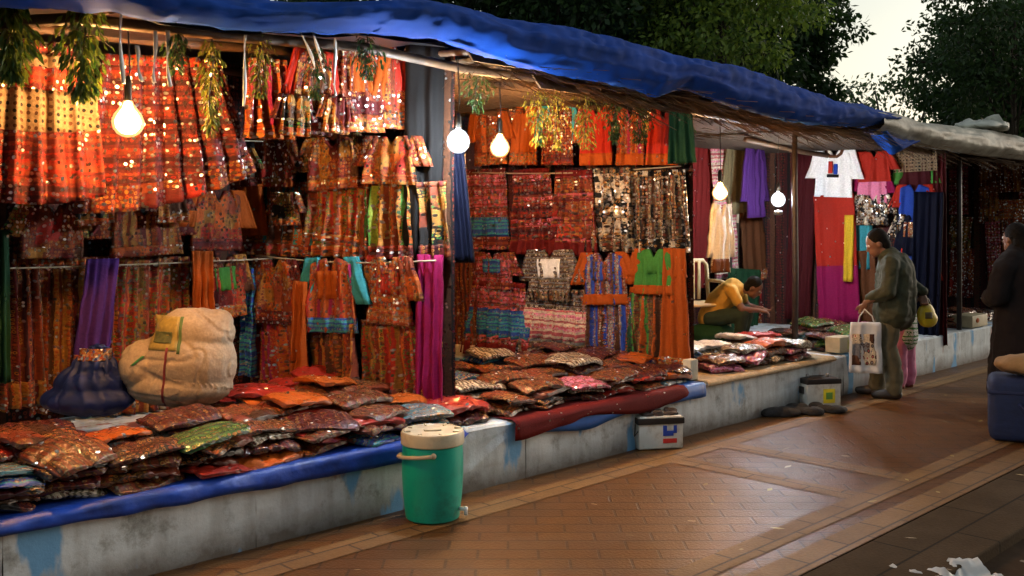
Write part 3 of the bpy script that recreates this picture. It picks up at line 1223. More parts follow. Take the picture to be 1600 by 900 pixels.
# --- first stall, second row
blouse('red gold brocade blouse with wide sleeves lowest left behind the bulb', (10, 160, 318, 404), 'Ab', F['A13'], F['A12'], F['A5'], off=.26)
blouse('brown red blouse with spread sleeves right below the orange bulb', (150, 306, 322, 400), 'Ab', F['A3'], F['A13'], F['A6'], off=.24)
blouse('orange sleeved blouse under the slanting hem of the wide red skirt', (288, 400, 296, 392), 'Ab', F['A6'], F['ORG'], F['A2'], off=.26)
blouse('rust blouse with diagonal gold trim above the teal striped skirt', (385, 472, 218, 292), 'As', F['A13'], F['A5'], F['A6'], off=.14)
blouse('brown and gold blouse with crossed front in second row of first stall', (462, 570, 212, 296), 'As', F['A5'], F['A12'], F['A11'], off=.14)
blouse('orange brocade blouse with mirror hem beside the dark curtain', (556, 664, 212, 288), 'As', F['A6'], F['A13'], F['A11'], off=.13)
skirt('orange, teal and magenta striped skirt below the rust blouse', (352, 488, 284, 398), 'As', F['A10'], F['A13'], off=.08, top=.85, folds=7)
skirt('golden skirt with glittering hem beside the green striped skirt', (484, 578, 286, 402), 'As', F['A4'], F['A11'], F['A11'], off=.08, top=.9, folds=6, mids=((.70, .80),))
skirt('yellow and green striped skirt below the orange brocade blouse', (560, 648, 280, 404), 'As', F['A8'], F['A2'], off=.07, top=.9, folds=5)
skirt('dark brown patterned skirt squeezed against the dark curtain', (640, 696, 284, 402), 'As', F['A12'], F['A9'], off=.07, top=.9, folds=3)
drape('strip of plain orange cloth between two skirts of second row', (374, 406, 288, 368), 'As', F['ORG'], off=.16, w1=1.3)

# --- first stall, bottom row
skirt('brown red gathered skirt at the near end of bottom row', (-60, 70, 398, 640), 'Ab', F['A9'], F['A3'], off=.16, top=.85, folds=6)
skirt('rust skirt with gold vertical trims behind the blue bundle', (50, 190, 402, 640), 'Ab', F['A3'], F['A11'], off=.14, top=.85, folds=7)
skirt('dark gold striped skirt behind the cream sack', (172, 310, 400, 640), 'Ab', F['A4'], F['A3'], off=.15, top=.85, folds=7)
drape('purple scarf with gold end hanging above the blue bundle', (138, 186, 404, 575), 'Ab', F['PUR'], off=.34, end=F['GLD'], w1=1.15, skew=-.35)
drape('green cloth strip at the near edge of the picture', (-20, 14, 360, 600), 'Ab', F['DGR'], off=.30)
drape('plain orange scarf hanging right of the cream sack', (300, 332, 392, 505), 'Ab', F['ORG'], off=.32, skew=.2)
blouse('rust blouse with a green square on its front above the cream sack', (306, 396, 400, 498), 'Ab', F['A13'], F['A5'], F['A11'], F['GRN'], off=.22)
blouse('orange red brocade blouse third row above the magenta striped skirt', (384, 472, 404, 506), 'As', F['A6'], F['A13'], F['A2'], off=.16)
blouse('orange blouse with teal sleeves in bottom row of first stall', (464, 566, 402, 520), 'As', F['A7'], F['TEA'], F['TEAL'], F['ORG'], off=.16)
blouse('golden brocade blouse with flared hem beside the magenta cloth', (552, 656, 400, 508), 'As', F['A11'], F['A6'], F['GLD'], F['A13'], off=.15)
skirt('magenta and rust striped skirt low beside the cream sack', (366, 474, 492, 612), 'As', F['A7'], F['A9'], off=.08, top=.85, folds=6)
skirt('brown skirt with green edge below the teal sleeved blouse', (462, 566, 504, 618), 'As', F['A3'], F['A12'], off=.09, top=.9, folds=6)
skirt('rust and grey striped skirt below the golden brocade blouse', (552, 656, 500, 626), 'As', F['A4'], F['A9'], off=.08, top=.9, folds=6)
drape('teal mirror strip hanging between two bottom row blouses', (378, 396, 418, 590), 'As', F['TEAL'], off=.2)
drape('plain bright orange cloth slanting beside the teal sleeve', (456, 478, 440, 602), 'As', F['ORG'], off=.2, skew=-.3)
drape('deep magenta cloth hanging from the middle rope at the stall corner', (652, 688, 398, 640), 'As', F['MAG'], off=.10)
drape('tall dark curtain gathered at the front corner post of first stall', (634, 694, 66, 404), ((.2, 1.0), (.72, .24)), F['BLK'], off=.06, folds=2, name='dark_curtain', cat='curtain')
drape('navy cloth tied at the post left of the white lamp', (676, 722, 205, 412), ((.2, 1.0), (.72, .24)), F['NAV'], off=-.03, folds=3, w1=1.1, skew=.2)
drape('brown curtain strip hanging in front of the partition post', (655, 700, 410, 650), ((.2, 1.0), (.72, .24)), F['A9'], off=-.02, folds=3)

for (bx_, wl_, m1, m2, m3, of, lab) in (
        ((104, 186, 300, 352), 'Ab', 'A12', 'A13', 'A11', .36, 'small dark gold blouse tucked under the cream dotted skirt'),
        ((236, 304, 300, 348), 'Ab', 'A5', 'A2', 'A11', .36, 'small gold patched blouse tucked under the wide red skirt'),
        ((340, 402, 226, 292), 'As', 'A13', 'A12', 'A5', .20, 'dark red blouse filling the gap right of the wide red skirt'),
        ((414, 470, 300, 352), 'As', 'A12', 'A5', 'A11', .18, 'dark brown small blouse over the orange and teal striped skirt'),
        ((500, 556, 150, 208), RX, 'A5', 'A13', 'A11', .08, 'small gold and rust blouse low between two top row blouses'),
        ((430, 496, 148, 212), RX, 'A12', 'A2', 'A11', .08, 'small brown blouse with glittering hem low in top row')):
    blouse(lab, bx_, wl_, F[m1], F[m2], F[m3], off=of)

# --- second stall
RB = ((2.55, 2.2), (3.1, .35))
for i, (x0, x1, m1, m2, m3, lab) in enumerate((
        (722, 800, 'A6', 'ORG', 'A11', 'orange top behind the warm bulb in the second stall'),
        (790, 850, 'ORG', 'A13', 'A11', 'plain orange top with rust sleeves right of the warm bulb'),
        (838, 905, 'A13', 'TEA', 'A2', 'rust top with blue teal sleeves in top row of second stall'),
        (896, 965, 'RED', 'A6', 'ORG', 'bright red top with orange hem in top row of second stall'),
        (952, 1016, 'A7', 'DGR', 'ORG', 'orange red top with dark green sleeves in top row of second stall'),
        (1002, 1070, 'RED', 'A12', 'ORG', 'red top with brown sleeves last in top row of second stall'))):
    blouse(lab, (x0, x1, 158 + i * 2, 258), RB, F[m1], F[m2], F[m3], off=.05)
skirt('rust mirror-work skirt with a teal band below the white lamp', (708, 794, 264, 390), 'Bs', F['B1'], F['B2'], F['TEAL'], off=.12, top=.85, folds=5, mids=((.60, .84),))
skirt('deep red tiered skirt with scalloped orange motifs left of the black one', (790, 866, 264, 396), 'Bs', F['B1'], F['DRK'], F['A2'], off=.13, top=.7, folds=6, scal=5, mids=((.14, .30), (.40, .58), (.66, .80)))
skirt('flared red tiered skirt with maroon hem touching the black mirror skirt', (856, 938, 266, 400), 'Bs', F['B2'], F['DRK'], F['A13'], off=.15, top=.7, folds=6, scal=5, mids=((.10, .26), (.36, .52), (.62, .78)))
skirt('black skirt dense with silver mirrors in middle of second stall', (908, 994, 262, 392), 'Bs', F['B3'], F['B4'], F['B3'], off=.16, top=.85, folds=5)
skirt('black and gold mirror skirt last in middle row of second stall', (982, 1074, 266, 394), 'Bs', F['B4'], F['B3'], F['B4'], off=.14, top=.85, folds=5)
drape('brown striped cloth with cream end low behind the partition post', (692, 742, 396, 562), 'Bs', F['A9'], off=.2, end=F['CRM'], folds=4)
blouse('rust blouse with a teal chest band above the teal tiered skirt', (726, 812, 394, 452), 'Bs', F['B1'], F['B2'], F['B2'], F['TEAL'], off=.22)
skirt('red tiered skirt with wavy teal band low in the second stall', (722, 832, 440, 556), 'Bs', F['B1'], F['DRK'], F['TEAL'], off=.18, top=.75, folds=6, scal=5, mids=((.36, .72),))
blouse('brown blouse with white chest panel between teal and orange blouses', (808, 906, 390, 470), 'Bs', F['B5'], F['B5'], F['B4'], F['WHT'], off=.22)
skirt('brown skirt with pale pink band below the white chested blouse', (812, 926, 450, 558), 'Bs', F['B5'], F['B4'], F['PINKW'], off=.18, top=.8, folds=6, scal=4, mids=((.30, .74),))
blouse('grey blue blouse with orange collar low in second stall', (896, 990, 394, 476), 'Bs', F['B6'], F['ORG'], F['ORG'], F['B6'], off=.22)
skirt('brown skirt with blue centre stripe below the orange collared blouse', (898, 992, 464, 562), 'Bs', F['B6'], F['A11'], off=.18, top=.85, folds=5)
blouse('orange blouse with bright green front at the corner of second stall', (974, 1068, 388, 460), 'Bs', F['GRN'], F['ORG'], F['ORG'], F['GRN'], off=.22)
skirt('dark green and brown skirt with orange hem at the corner of second stall', (974, 1072, 450, 578), 'Bs', F['B7'], F['ORG'], off=.18, top=.85, folds=5)
drape('plain bright orange drape slanting down the front corner of second stall', (1036, 1072, 388, 585), 'Bs', F['ORG'], off=.25, end=F['A11'], folds=3, w1=1.4, skew=.25)
drape('dark green cloth triangle hung highest at the second stall corner', (1046, 1080, 165, 255), RB, F['DGR'], off=.12, w1=1.3)

# --- third stall: vendor's stall
CB = ((3.4, 1.6), (6.6, 1.6))
CB2 = ((3.4, 2.3), (7.2, 2.2))
drape('tall red curtain at the back of the vendor stall left side', (1078, 1116, 205, 450), CB2, F['DRK'], off=0, folds=5)
drape('red and pink printed saree hung at the back of the vendor stall', (1112, 1142, 205, 440), CB2, F['PINKW'], off=.06, folds=4)
blouse('khaki kurta hung behind the warm bulb of the vendor stall', (1128, 1184, 212, 335), CB2, F['KHA'], F['KHA'], off=.14, name='hung_kurta', cat='kurta', long=True)
blouse('purple kurta half hidden behind the khaki one', (1158, 1206, 225, 340), CB, F['PUR'], F['PUR'], off=-.2, name='hung_kurta', cat='kurta', long=True)
blouse('white kurta with brown trimmed hem hanging below the warm bulb', (1104, 1156, 318, 426), ((3.7, 1.05), (6, 1.05)), F['OWH'], F['OWH'], F['BRN'], off=0, name='hung_kurta', cat='kurta', long=True)
drape('brown shawl with gold end at the back of vendor stall', (1158, 1192, 330, 440), CB2, F['BRN'], off=.12, end=F['GLD'])
drape('dark green printed cloth behind the seated vendor', (1138, 1190, 420, 520), CB2, F['DGR'], off=.2, folds=5)
drape('red flowered cloth behind the seated vendor', (1186, 1246, 395, 510), CB2, F['A13'], off=.1, folds=5)
drape('navy cloth behind the cold white lamp of the vendor stall', (1190, 1240, 210, 400), CB2, F['NAV'], off=.02, folds=4)
drape('dark maroon cloth right behind the dark post', (1236, 1276, 240, 500), 'Cs', F['MAR'], off=.06, folds=4)
blouse('white T-shirt with brown collar and small coloured print', (1262, 1346, 232, 308), 'Cs', F['WHT'], F['WHT'], off=.2, yoke=None, name='hung_t_shirt', cat='T-shirt')
tee = C.objects[-1]
drape('long red dress length shading to magenta below the white T-shirt', (1270, 1334, 304, 502), 'Cs', F['RED'], off=.16, folds=3, amp=.02)
blouse('bright red tank top right of the white T-shirt', (1328, 1402, 236, 284), 'Cs', F['RED'], F['RED'], off=.16, name='hung_shirt', cat='shirt')
blouse('hot pink top below the bright red tank top', (1330, 1398, 272, 318), 'Cs', F['PNK'], F['MAG'], off=.12, name='hung_shirt', cat='shirt')
blouse('black patterned top with cream dots below the hot pink top', (1328, 1398, 304, 352), 'Cs', F['B3'], F['B3'], off=.14, name='hung_shirt', cat='shirt')
drape('teal cloth strip beside the standing man', (1326, 1362, 346, 420), 'Cs', F['TEA'], off=.1)
drape('thin yellow scarf between red dress and teal strip', (1320, 1334, 336, 440), 'Cs', F['YEL'], off=.2, folds=2, amp=.01)
drape('plain brown cloth sheet hanging low before the standing man', (1312, 1366, 392, 506), 'Cs', F['BRN'], off=.12)
drape('white lace valance hanging under the thatch of third stall', (1396, 1464, 234, 268), 'Cs', F['WDOT'], off=.12, folds=7)
blouse('maroon top under the white lace valance', (1390, 1468, 254, 308), 'Cs', F['MAR'], F['GRN'], off=.09, name='hung_shirt', cat='shirt')
blouse('blue top with red sleeves above the navy shawl', (1392, 1466, 288, 346), 'Cs', F['BLU'], F['RED'], off=.12, name='hung_shirt', cat='shirt')
blouse('navy top with gold yoke beside the standing man', (1388, 1468, 336, 400), 'Cs', F['NAV'], F['B3'], None, F['GLD'], off=.15, name='hung_shirt', cat='shirt')
blouse('dark blue printed top low behind the standing man', (1390, 1468, 384, 470), 'Cs', F['BLU'], F['RED'], F['RED'], off=.12, name='hung_shirt', cat='shirt')
drape('long navy shawl falling over the plinth edge beyond the standing man', (1428, 1474, 300, 560), 'Cs', F['NAV'], off=.22, folds=4, amp=.03)
drape('dark red curtain at the corner between third and farthest stall', (1458, 1478, 240, 540), 'Cs', F['MAR'], off=.1, folds=3)

# --- farthest stall
for (x0, x1, y0, y1, mt, wl_, lab, kind) in (
        (1482, 1512, 244, 335, 'B1', 'Ds', 'red mirror-work strip hung nearest the dark post in farthest stall', 'd'),
        (1484, 1522, 388, 465, 'A13', 'Ds', 'red patterned panel low left of the far dark post', 'd'),
        (1486, 1520, 338, 392, 'A12', 'Ds', 'brown gold panel between red strips in farthest stall', 'd'),
        (1528, 1560, 244, 350, 'A5', 'Ds', 'gold mirror strip right of the far dark post', 'd'),
        (1556, 1604, 240, 300, 'A3', 'Ds', 'gold and brown valance hung high in farthest stall', 'd'),
        (1530, 1606, 312, 348, 'A11', 'Ds', 'glittering orange band across the farthest stall', 'd'),
        (1538, 1562, 346, 470, 'B1', 'Ds', 'pinkish striped length below the glittering orange band', 'd'),
        (1562, 1600, 346, 480, 'A9', 'Ds', 'dark brown striped length at the far end of the row', 'd'),
        (1590, 1625, 250, 350, 'A1', 'Ds', 'dark red mirror strip at the extreme far end', 'd')):
    drape(lab, (x0, x1, y0, y1), wl_, F[mt], off=.10 + .02 * (x0 % 3), folds=4, name='hung_textile', cat='textile')


# ------------------------------------------------------------------ lamps
def lamp(px, py, n, r, col, power, label, zc, shape='bulb', name='hanging_bulb'):
    p = on_n(px, py, n)
    t_ = thing(name, label, 'lamp', p, R(45), 'lamps hanging in the stalls')
    u, nn = un(p)
    m = MB()
    if shape == 'bulb':
        prof = [(.012, .052), (.014, .045), (.022, .034), (.034, .018), (.040, 0), (.037, -.016), (.028, -.030), (.014, -.038), (.002, -.040)]
    else:
        prof = [(.014, .050), (.030, .040), (.044, .020), (.048, 0), (.044, -.022), (.030, -.040), (.012, -.048), (.002, -.049)]
    k = r / prof[4 if shape == 'bulb' else 3][0]  # bulb glass enlarged to take in the bloom, rim tinted like a halo
    m.lathe([(a * k, b_ * k) for a, b_ in prof[::-1]], 20)
    area = 4 * math.pi * r * r
    m.build('glass_bulb', emit('lamp_light_%d_%s' % (int(px), 'warm' if col is WARM else 'cool'), col, 3.2 * power / (math.pi * area), 1.3), t_)
    MB().lathe([(.016, .050 * k), (.018, .055 * k), (.018, .10 * k), (.010, .115 * k)], 14).build('socket', simple('bakelite', (.02, .018, .015), .4), t_)
    MB().tube([(0, 0, .11 * k), (.01, .0, .25), (-.004, 0, max(.3, zc - p.z))], .004, 6).build('cord', M_cord, t_)
    return t_


lamp(200, 190, .34, .078, WARM, 88 * BULB_POWER, 'glowing orange bulb on a cord before the red skirts of first stall', 2.7)
lamp(716, 221, -.02, .070, COOL, 85 * BULB_POWER, 'glowing white lamp at the corner post between first and second stall', 2.62, 'globe')
lamp(781, 230, .62, .072, WARM, 95 * BULB_POWER, 'glowing orange bulb hanging right of the white corner lamp', 2.64)
lamp(1125, 301, .52, .070, WARM, 60 * BULB_POWER, 'glowing orange bulb above the white kurta', 2.60)
t_ = lamp(1216, 312, .90, .074, COOL, 80 * BULB_POWER, 'bluish white lamp with small metal disc left of the dark post', 2.60, 'globe')
MB().lathe([(.03, -.11), (.045, -.12), (.045, -.15), (.02, -.16)], 18).build('metal_disc', simple('tin', (.35, .35, .36), .35, metal=.8), t_)


# ------------------------------------------------------------------ leaf garlands and ribbons under the eave
def garland(px0, px1, py0, py1, n, mat, label, cnt=70, seed=1, size=.05):
    cnt, size = int(cnt * 2.3), size * .68
    r_ = random.Random(seed)
    top, bot = on_n((px0 + px1) / 2, py0, n), on_n((px0 + px1) / 2, py1, n)
    w = (un(on_n(px1, py0, n))[0] - un(on_n(px0, py0, n))[0]) / 2
    h = top.z - bot.z
    g = thing('leaf_garland', label, 'leaf garland', top, R(45), 'leaf garlands along the eave')
    MB().tube([(0, 0, .06), (.01, 0, -h * .3), (-.01, .01, -h * .65), (0, 0, -h * .96)], .004, 5).build('string', M_cord, g)
    tw = MB()
    for k in range(14):
        q = (k + .5) / 14
        a = k * 2.4
        rr = w * (.35 + .7 * math.sin(min(1, q * 1.1 + .08) * 3.0))
        tw.tube([(0, 0, -h * q * .9), (math.cos(a) * rr * .5, math.sin(a) * rr * .4, -h * q * .9 + .01), (math.cos(a) * rr, math.sin(a) * rr * .7, -h * min(1, q + .06))], [.004, .003, .0015], 5)
    tw.build('twigs', M_bamboo, g)
    m = MB()
    for k in range(cnt):
        tt = r_.random() ** .9
        sp = w * (.35 + .75 * math.sin(min(1, tt * 1.1 + .08) * 3.0))
        a = r_.uniform(0, 6.28)
        rr = sp * r_.random()
        c = Vector((math.cos(a) * rr, math.sin(a) * rr * .7, -h * tt))
        d = Vector((math.cos(a) * .5 + r_.gauss(0, .2), math.sin(a) * .5 + r_.gauss(0, .2), -1.0)).normalized() * size * r_.uniform(.7, 1.4)
        e = d.cross(Vector((r_.gauss(0, 1), r_.gauss(0, 1), .2))).normalized() * d.length * .19
        f = d.cross(e).normalized() * d.length * .06
        m.add([c, c + d * .45 + e + f, c + d, c + d * .45 - e + f, c + d * .5 - f], [(0, 1, 4), (1, 2, 4), (2, 3, 4), (3, 0, 4)])
    m.build('leaves', mat, g, False)
    return g


LG = make_leaf('garland_green', [(.03, .09, .015), (.09, .16, .02), (.20, .24, .03), (.05, .10, .02)])
LD = make_leaf('garland_dark', [(.015, .05, .012), (.03, .08, .02), (.06, .10, .02)])
LY = make_leaf('garland_yellow', [(.10, .13, .015), (.24, .23, .02), (.06, .11, .012), (.30, .26, .03)])
gl = [(-20, 60, 5, 120, LG, 'thick green leaf bunch hanging at the near end of the eave', 200, .075),
      (88, 172, 8, 150, LG, 'broad green leaf bunch above the cream dotted band', 200, .07),
      (255, 296, 50, 110, LD, 'small dark leaf bunch right of the orange bulb cord', 60, .05),
      (308, 352, 62, 206, LY, 'bright yellow green leaf strand hanging right of the orange bulb', 120, .05),
      (386, 428, 52, 150, LY, 'yellow flecked leaf strand left of the tan orange blouse', 90, .045),
      (474, 512, 70, 152, LD, 'short dark green strand before the tan orange blouse', 70, .045),
      (548, 598, 56, 120, LD, 'dark green bunch high above the rust red blouse', 80, .05),
      (724, 768, 96, 172, LD, 'dark leaf bunch between the white lamp and the second eave', 90, .05),
      (822, 862, 120, 225, LY, 'yellow leaf strand first right of the warm bulb in second stall', 120, .05),
      (856, 884, 140, 232, LY, 'narrow yellow strand second right of the warm bulb', 80, .045),
      (894, 938, 140, 232, LY, 'yellow green strand before the bright red top', 120, .05),
      (944, 976, 150, 222, LD, 'dark green cone of leaves before the bright red top', 120, .045),
      (980, 1018, 148, 222, LD, 'dark green cone of leaves beside the last red top', 130, .045),
      (1044, 1078, 170, 256, LD, 'dark leaf cone at the corner above the orange drape', 100, .05)]
for i, (x0, x1, y0, y1, mt, lab, cnt, sz) in enumerate(gl):
    garland(x0, x1, y0, y1, .10 if x0 < 700 else .42, mt, lab, cnt, 40 + i, sz)
for i, (px, y0, y1, dx, lab) in enumerate(((243, 48, 130, 0, 'white ribbon left of the dark leaf bunch'), (262, 46, 135, 3, 'longest white ribbon pair partner beside the dark leaf bunch'),
                                           (190, 0, 130, 0, 'pale cloth tie reaching down to the orange bulb'), (384, 54, 165, -4, 'pale tie left of the yellow flecked strand'),
                                           (470, 50, 110, 26, 'white ribbon slanting above the tan orange blouse'), (488, 50, 114, 22, 'second slanting white ribbon above the tan orange blouse'),
                                           (524, 60, 150, 2, 'thin pale string before the rust red blouse'), (214, 70, 128, 8, 'short pale cloth tie right beside the orange bulb cord'))):
    a, b_ = on_n(px, y0, .06), on_n(px + dx, y1, .06)
    m = MB()
    ua, ub = un(a)[0], un(b_)[0]
    vs, fs = [], []
    for k in range(9):
        q = k / 8
        u = ua + (ub - ua) * q + .012 * math.sin(q * 5 + i)
        wd = .008 + .004 * math.sin(q * 7 + i)
        for (du, dn) in ((-wd, 0), (wd, .004), (wd, .008), (-wd, .004)):
            vs.append((u - ua + du, .02 * math.sin(q * 4 + i) + dn, (b_.z - a.z) * q))
    for k in range(8):
        for j in range(4):
            fs.append((k * 4 + j, k * 4 + (j + 1) % 4, k * 4 + 4 + (j + 1) % 4, k * 4 + 4 + j))
    fs += [(3, 2, 1, 0), (32, 33, 34, 35)]
    tag(mesh_obj('hanging_ribbon', vs, fs, M_white_ribbon, None, [(v[0], v[2]) for v in vs], True, a, R(45)), lab, 'ribbon', 'ribbons tied under the eave')
# ropes the rows hang from
for i, (pts, lab) in enumerate((
        ([((-3.5, 1.85), 2.20), ((.25, 1.85), 2.22)], 'thin rope behind the orange bulb carrying the second row of blouses'),
        ([((-3.5, 1.80), 1.42), ((.25, 1.80), 1.38)], 'thin rope carrying the bottom row at the back of first stall'),
        ([((.18, 1.9), 1.40), ((.5, .3), 1.40)], 'pale rope above the teal sleeved blouse'),
        ([((2.75, 2.4), 2.10), ((3.2, .36), 2.10)], 'pale rope above the black mirror skirts'))):
    (a, za), (b_, zb) = pts
    A, B = W(a[0], a[1], za), W(b_[0], b_[1], zb)
    m = MB().tube([(A.lerp(B, k / 10) - A) + Vector((0, 0, -.03 * math.sin(math.pi * k / 10))) for k in range(11)], .006, 6)
    o = m.build('rope', simple('rope', (.4, .33, .22), .8), None, True, A)
    tag(o, lab, 'rope', 'ropes strung across the stalls')


# ------------------------------------------------------------------ packed garments in clear bags
WR = 1.0
PK = {}
for k, (cols, acc) in dict(red=(['red', 'drk'], ('gold', 'rust')), orange=(['orange', 'rust'], ('gold', 'red')), rust=(['rust', 'brown'], ('gold', 'orange')),
                           maroon=(['maroon', 'drk'], ('rust', 'gold')), teal=(['teal', 'grey'], ('gold', 'cream')), green=(['green', 'dgreen'], ('gold', 'lime')),
                           cream=(['cream', 'khaki'], ('rust', 'brown')), blue=(['blue', 'teal'], ('cream', 'gold')), brown=(['brown', 'rust'], ('gold', 'khaki')),
                           black=(['black', 'maroon'], ('gold', 'rust')), pink=(['rose', 'pink'], ('cream', 'red')), white=(['white', 'cream'], ('rose', 'grey'))).items():
    PK[k] = fab('pack_' + k, cols, dict(red='plain', orange='plain', maroon='stripes', rust='patch', brown='stripes', black='patch', cream='stripes', white='plain').get(k, 'bands'), .16, .05, 40, acc, wrap=WR, rough=.5)


def packet_mesh(lx, ly, lz, seed):
    """folded garment in a clear bag: thin stacked edges, sagging corners, creased top"""
    r_ = random.Random(seed)
    nx, ny, ns = 22, 18, 7
    vs, fs, uvs = [], [], []

    def warp(x, y, z):
        P = Vector((x * 5, y * 5, seed * 2.7))
        dz = .016 * noise.noise(P) - .10 * (abs(2 * x / lx) ** 3 * abs(2 * y / ly) ** 3) * .3
        return (x + .012 * noise.noise(Vector((x * 8, y * 8, seed + z * 9))), y + .012 * noise.noise(Vector((x * 8, y * 8, seed + 7 + z * 9))), z + dz)

    def rect(s, t):
        # square grid to a rounded rectangle
        k = max(abs(s), abs(t))
        c = .10 * (abs(s * t)) ** 3
        return s * (1 - c) * lx / 2, t * (1 - c) * ly / 2, k
    for side in (1, -1):
        for j in range(ny + 1):
            for i in range(nx + 1):
                s, t = -1 + 2 * i / nx, -1 + 2 * j / ny
                x, y, k = rect(s, t)
                z = side * lz / 2 * (1 - .45 * k ** 5)
                z += side * (lz * .18 * noise.fractal(Vector((x * 10, y * 10, seed * 1.9)), 1, 2, 3) - lz * .30 * max(0, .2 - abs(noise.noise(Vector((x * 9 + y * 4, y * 7 - x * 3, seed * 1.3))))) / .2)
                vs.append(warp(x, y, z))
                uvs.append((x, y))
    q, r = nx + 1, (nx + 1) * (ny + 1)
    for j in range(ny):
        for i in range(nx):
            a = j * q + i
            fs.append((a, a + 1, a + q + 1, a + q))
            fs.append((r + a, r + a + q, r + a + q + 1, r + a + 1))
    rim = [i for i in range(q)] + [j * q + nx for j in range(1, ny + 1)] + [ny * q + i for i in range(nx - 1, -1, -1)] + [j * q for j in range(ny - 1, 0, -1)]
    prev = rim
    for m in range(1, ns):
        row = []
        f = m / ns
        o = (.010 if m % 2 else -.002) + r_.uniform(-.002, .003)
        for a in rim:
            p, d = Vector(vs[a]), Vector(vs[r + a])
            c = p.lerp(d, f)
            h = Vector((c.x, c.y, 0)).normalized()
            vs.append(tuple(c + h * o))
            uvs.append((c.x + c.z, c.y + c.z))
            row.append(len(vs) - 1)
        for k in range(len(rim)):
            k2 = (k + 1) % len(rim)
            fs.append((prev[k], row[k], row[k2], prev[k2]))
        prev = row
    low = [r + a for a in rim]
    for k in range(len(rim)):
        k2 = (k + 1) % len(rim)
        fs.append((prev[k], low[k], low[k2], prev[k2]))
    return vs, fs, uvs


LAYER = {6: ['bottom', 'second', 'third', 'fourth', 'fifth', 'top'], 1: ['lone'], 2: ['lower', 'upper'], 3: ['bottom', 'middle', 'top'], 4: ['bottom', 'second', 'third', 'top'], 5: ['bottom', 'second', 'third', 'fourth', 'top']}
rp_ = random.Random(21)


def pile(u, n, cols, where, z0=PLH + .012, sz=(.36, .28, .046), group='bagged garments piled on the plinth'):
    z = z0
    for i, c in enumerate(cols):
        lx, ly, lz = sz[0] * rp_.uniform(.85, 1.12), sz[1] * rp_.uniform(.88, 1.12), sz[2] * rp_.uniform(.8, 1.2)
        vs, fs, uvs = packet_mesh(lx, ly, lz, rp_.randrange(900))
        o = mesh_obj('bagged_garment', vs, fs, PK[c], None, uvs, True)
        o.location = W(u + rp_.gauss(0, .03), n + rp_.gauss(0, .025), z + lz * .5)
        o.rotation_euler = (rp_.gauss(0, .07) + .05, rp_.gauss(0, .08), R(45) + rp_.gauss(0, .22))
        pos = LAYER[len(cols)][i]
        tag(o, '%s bagged garment, %s in the %s' % (c, pos, where) if pos != 'lone' else '%s bagged garment alone in the %s' % (c, where), 'bagged garment', group)
        z += lz * .90


# first stall: front, middle and back lines of piles
cyc = ['maroon', 'brown', 'rust', 'black', 'red', 'brown', 'teal', 'rust', 'maroon', 'orange', 'black', 'green', 'maroon', 'rust', 'brown', 'cream', 'black', 'red', 'maroon', 'blue', 'brown']


def heap(line, n, us, counts, tops, where, k0):
    for i, (u, c, tp) in enumerate(zip(us, counts, tops)):
        cols = []
        for j in range(c - 1):
            col = cyc[(k0 + i * 5 + j * 3) % len(cyc)]
            cols.append(col)
        pile(u, n, cols + [tp], '%s pile from left, %s' % (ORD[i], where))


heap(0, .20, [-2.85 + .345 * k for k in range(10)], [4, 4, 5, 5, 4, 5, 4, 4, 4, 3], ['red', 'rust', 'teal', 'brown', 'black', 'green', 'rust', 'maroon', 'brown', 'teal'], 'first stall front row', 0)
heap(1, .52, [-2.5 + .355 * k for k in range(9)], [5, 5, 6, 5, 6, 5, 6, 5, 4], ['maroon', 'red', 'rust', 'orange', 'maroon', 'rust', 'orange', 'brown', 'orange'], 'first stall middle row', 7)
heap(2, .86, [-2.1, -1.72, -.75, -.36, .02, .34], [5, 5, 4, 6, 6, 5], ['red', 'maroon', 'rust', 'red', 'orange', 'rust'], 'first stall back row', 3)
heap(3, 1.22, [-1.75, -.30, .08, .36], [4, 5, 5, 5], ['red', 'rust', 'red', 'red'], 'first stall rearmost row', 11)
pile(.62, .24, ['maroon', 'red'], 'low pile right behind the green cooler', sz=(.36, .32, .07))
# second stall
heap(4, .22, [1.02 + .35 * k for k in range(6)], [3, 4, 3, 4, 3, 3], ['rust', 'brown', 'pink', 'brown', 'maroon', 'black'], 'second stall front row', 2)
heap(5, .56, [1.0 + .37 * k for k in range(6)], [4, 4, 4, 5, 4, 4], ['cream', 'brown', 'rust', 'cream', 'rust', 'orange'], 'second stall middle row', 9)
heap(6, .92, [1.25 + .38 * k for k in range(5)], [4, 4, 5, 4, 5], ['blue', 'brown', 'brown', 'cream', 'maroon'], 'second stall back row', 14)
heap(7, 1.28, [1.5 + .4 * k for k in range(4)], [4, 5, 4, 5], ['brown', 'cream', 'black', 'maroon'], 'second stall rearmost row', 5)
# vendor stall
for i, (u, cols) in enumerate([(3.62, ['pink', 'brown']), (3.98, ['rust', 'pink', 'cream']), (4.34, ['cream', 'brown', 'orange']), (4.70, ['maroon', 'pink', 'cream']), (5.55, ['black', 'green', 'maroon']), (5.95, ['brown', 'maroon', 'green']), (6.35, ['black', 'maroon', 'pink']), (6.8, ['maroon', 'black'])]):
    pile(u, .26, cols, '%s pile from left, vendor stall front row' % ORD[i], sz=(.36, .28, .06))
for i, (u, cols) in enumerate([(3.7, ['white', 'blue', 'white']), (4.12, ['white', 'cream', 'white']), (4.55, ['cream', 'brown', 'white']), (4.95, ['maroon', 'rust', 'red']), (5.5, ['maroon', 'teal', 'black']), (5.95, ['black', 'green', 'maroon', 'green']), (6.4, ['black', 'pink', 'maroon'])]):
    pile(u, .68, cols, '%s pile from left, vendor stall middle row' % ORD[i], sz=(.38, .30, .065))
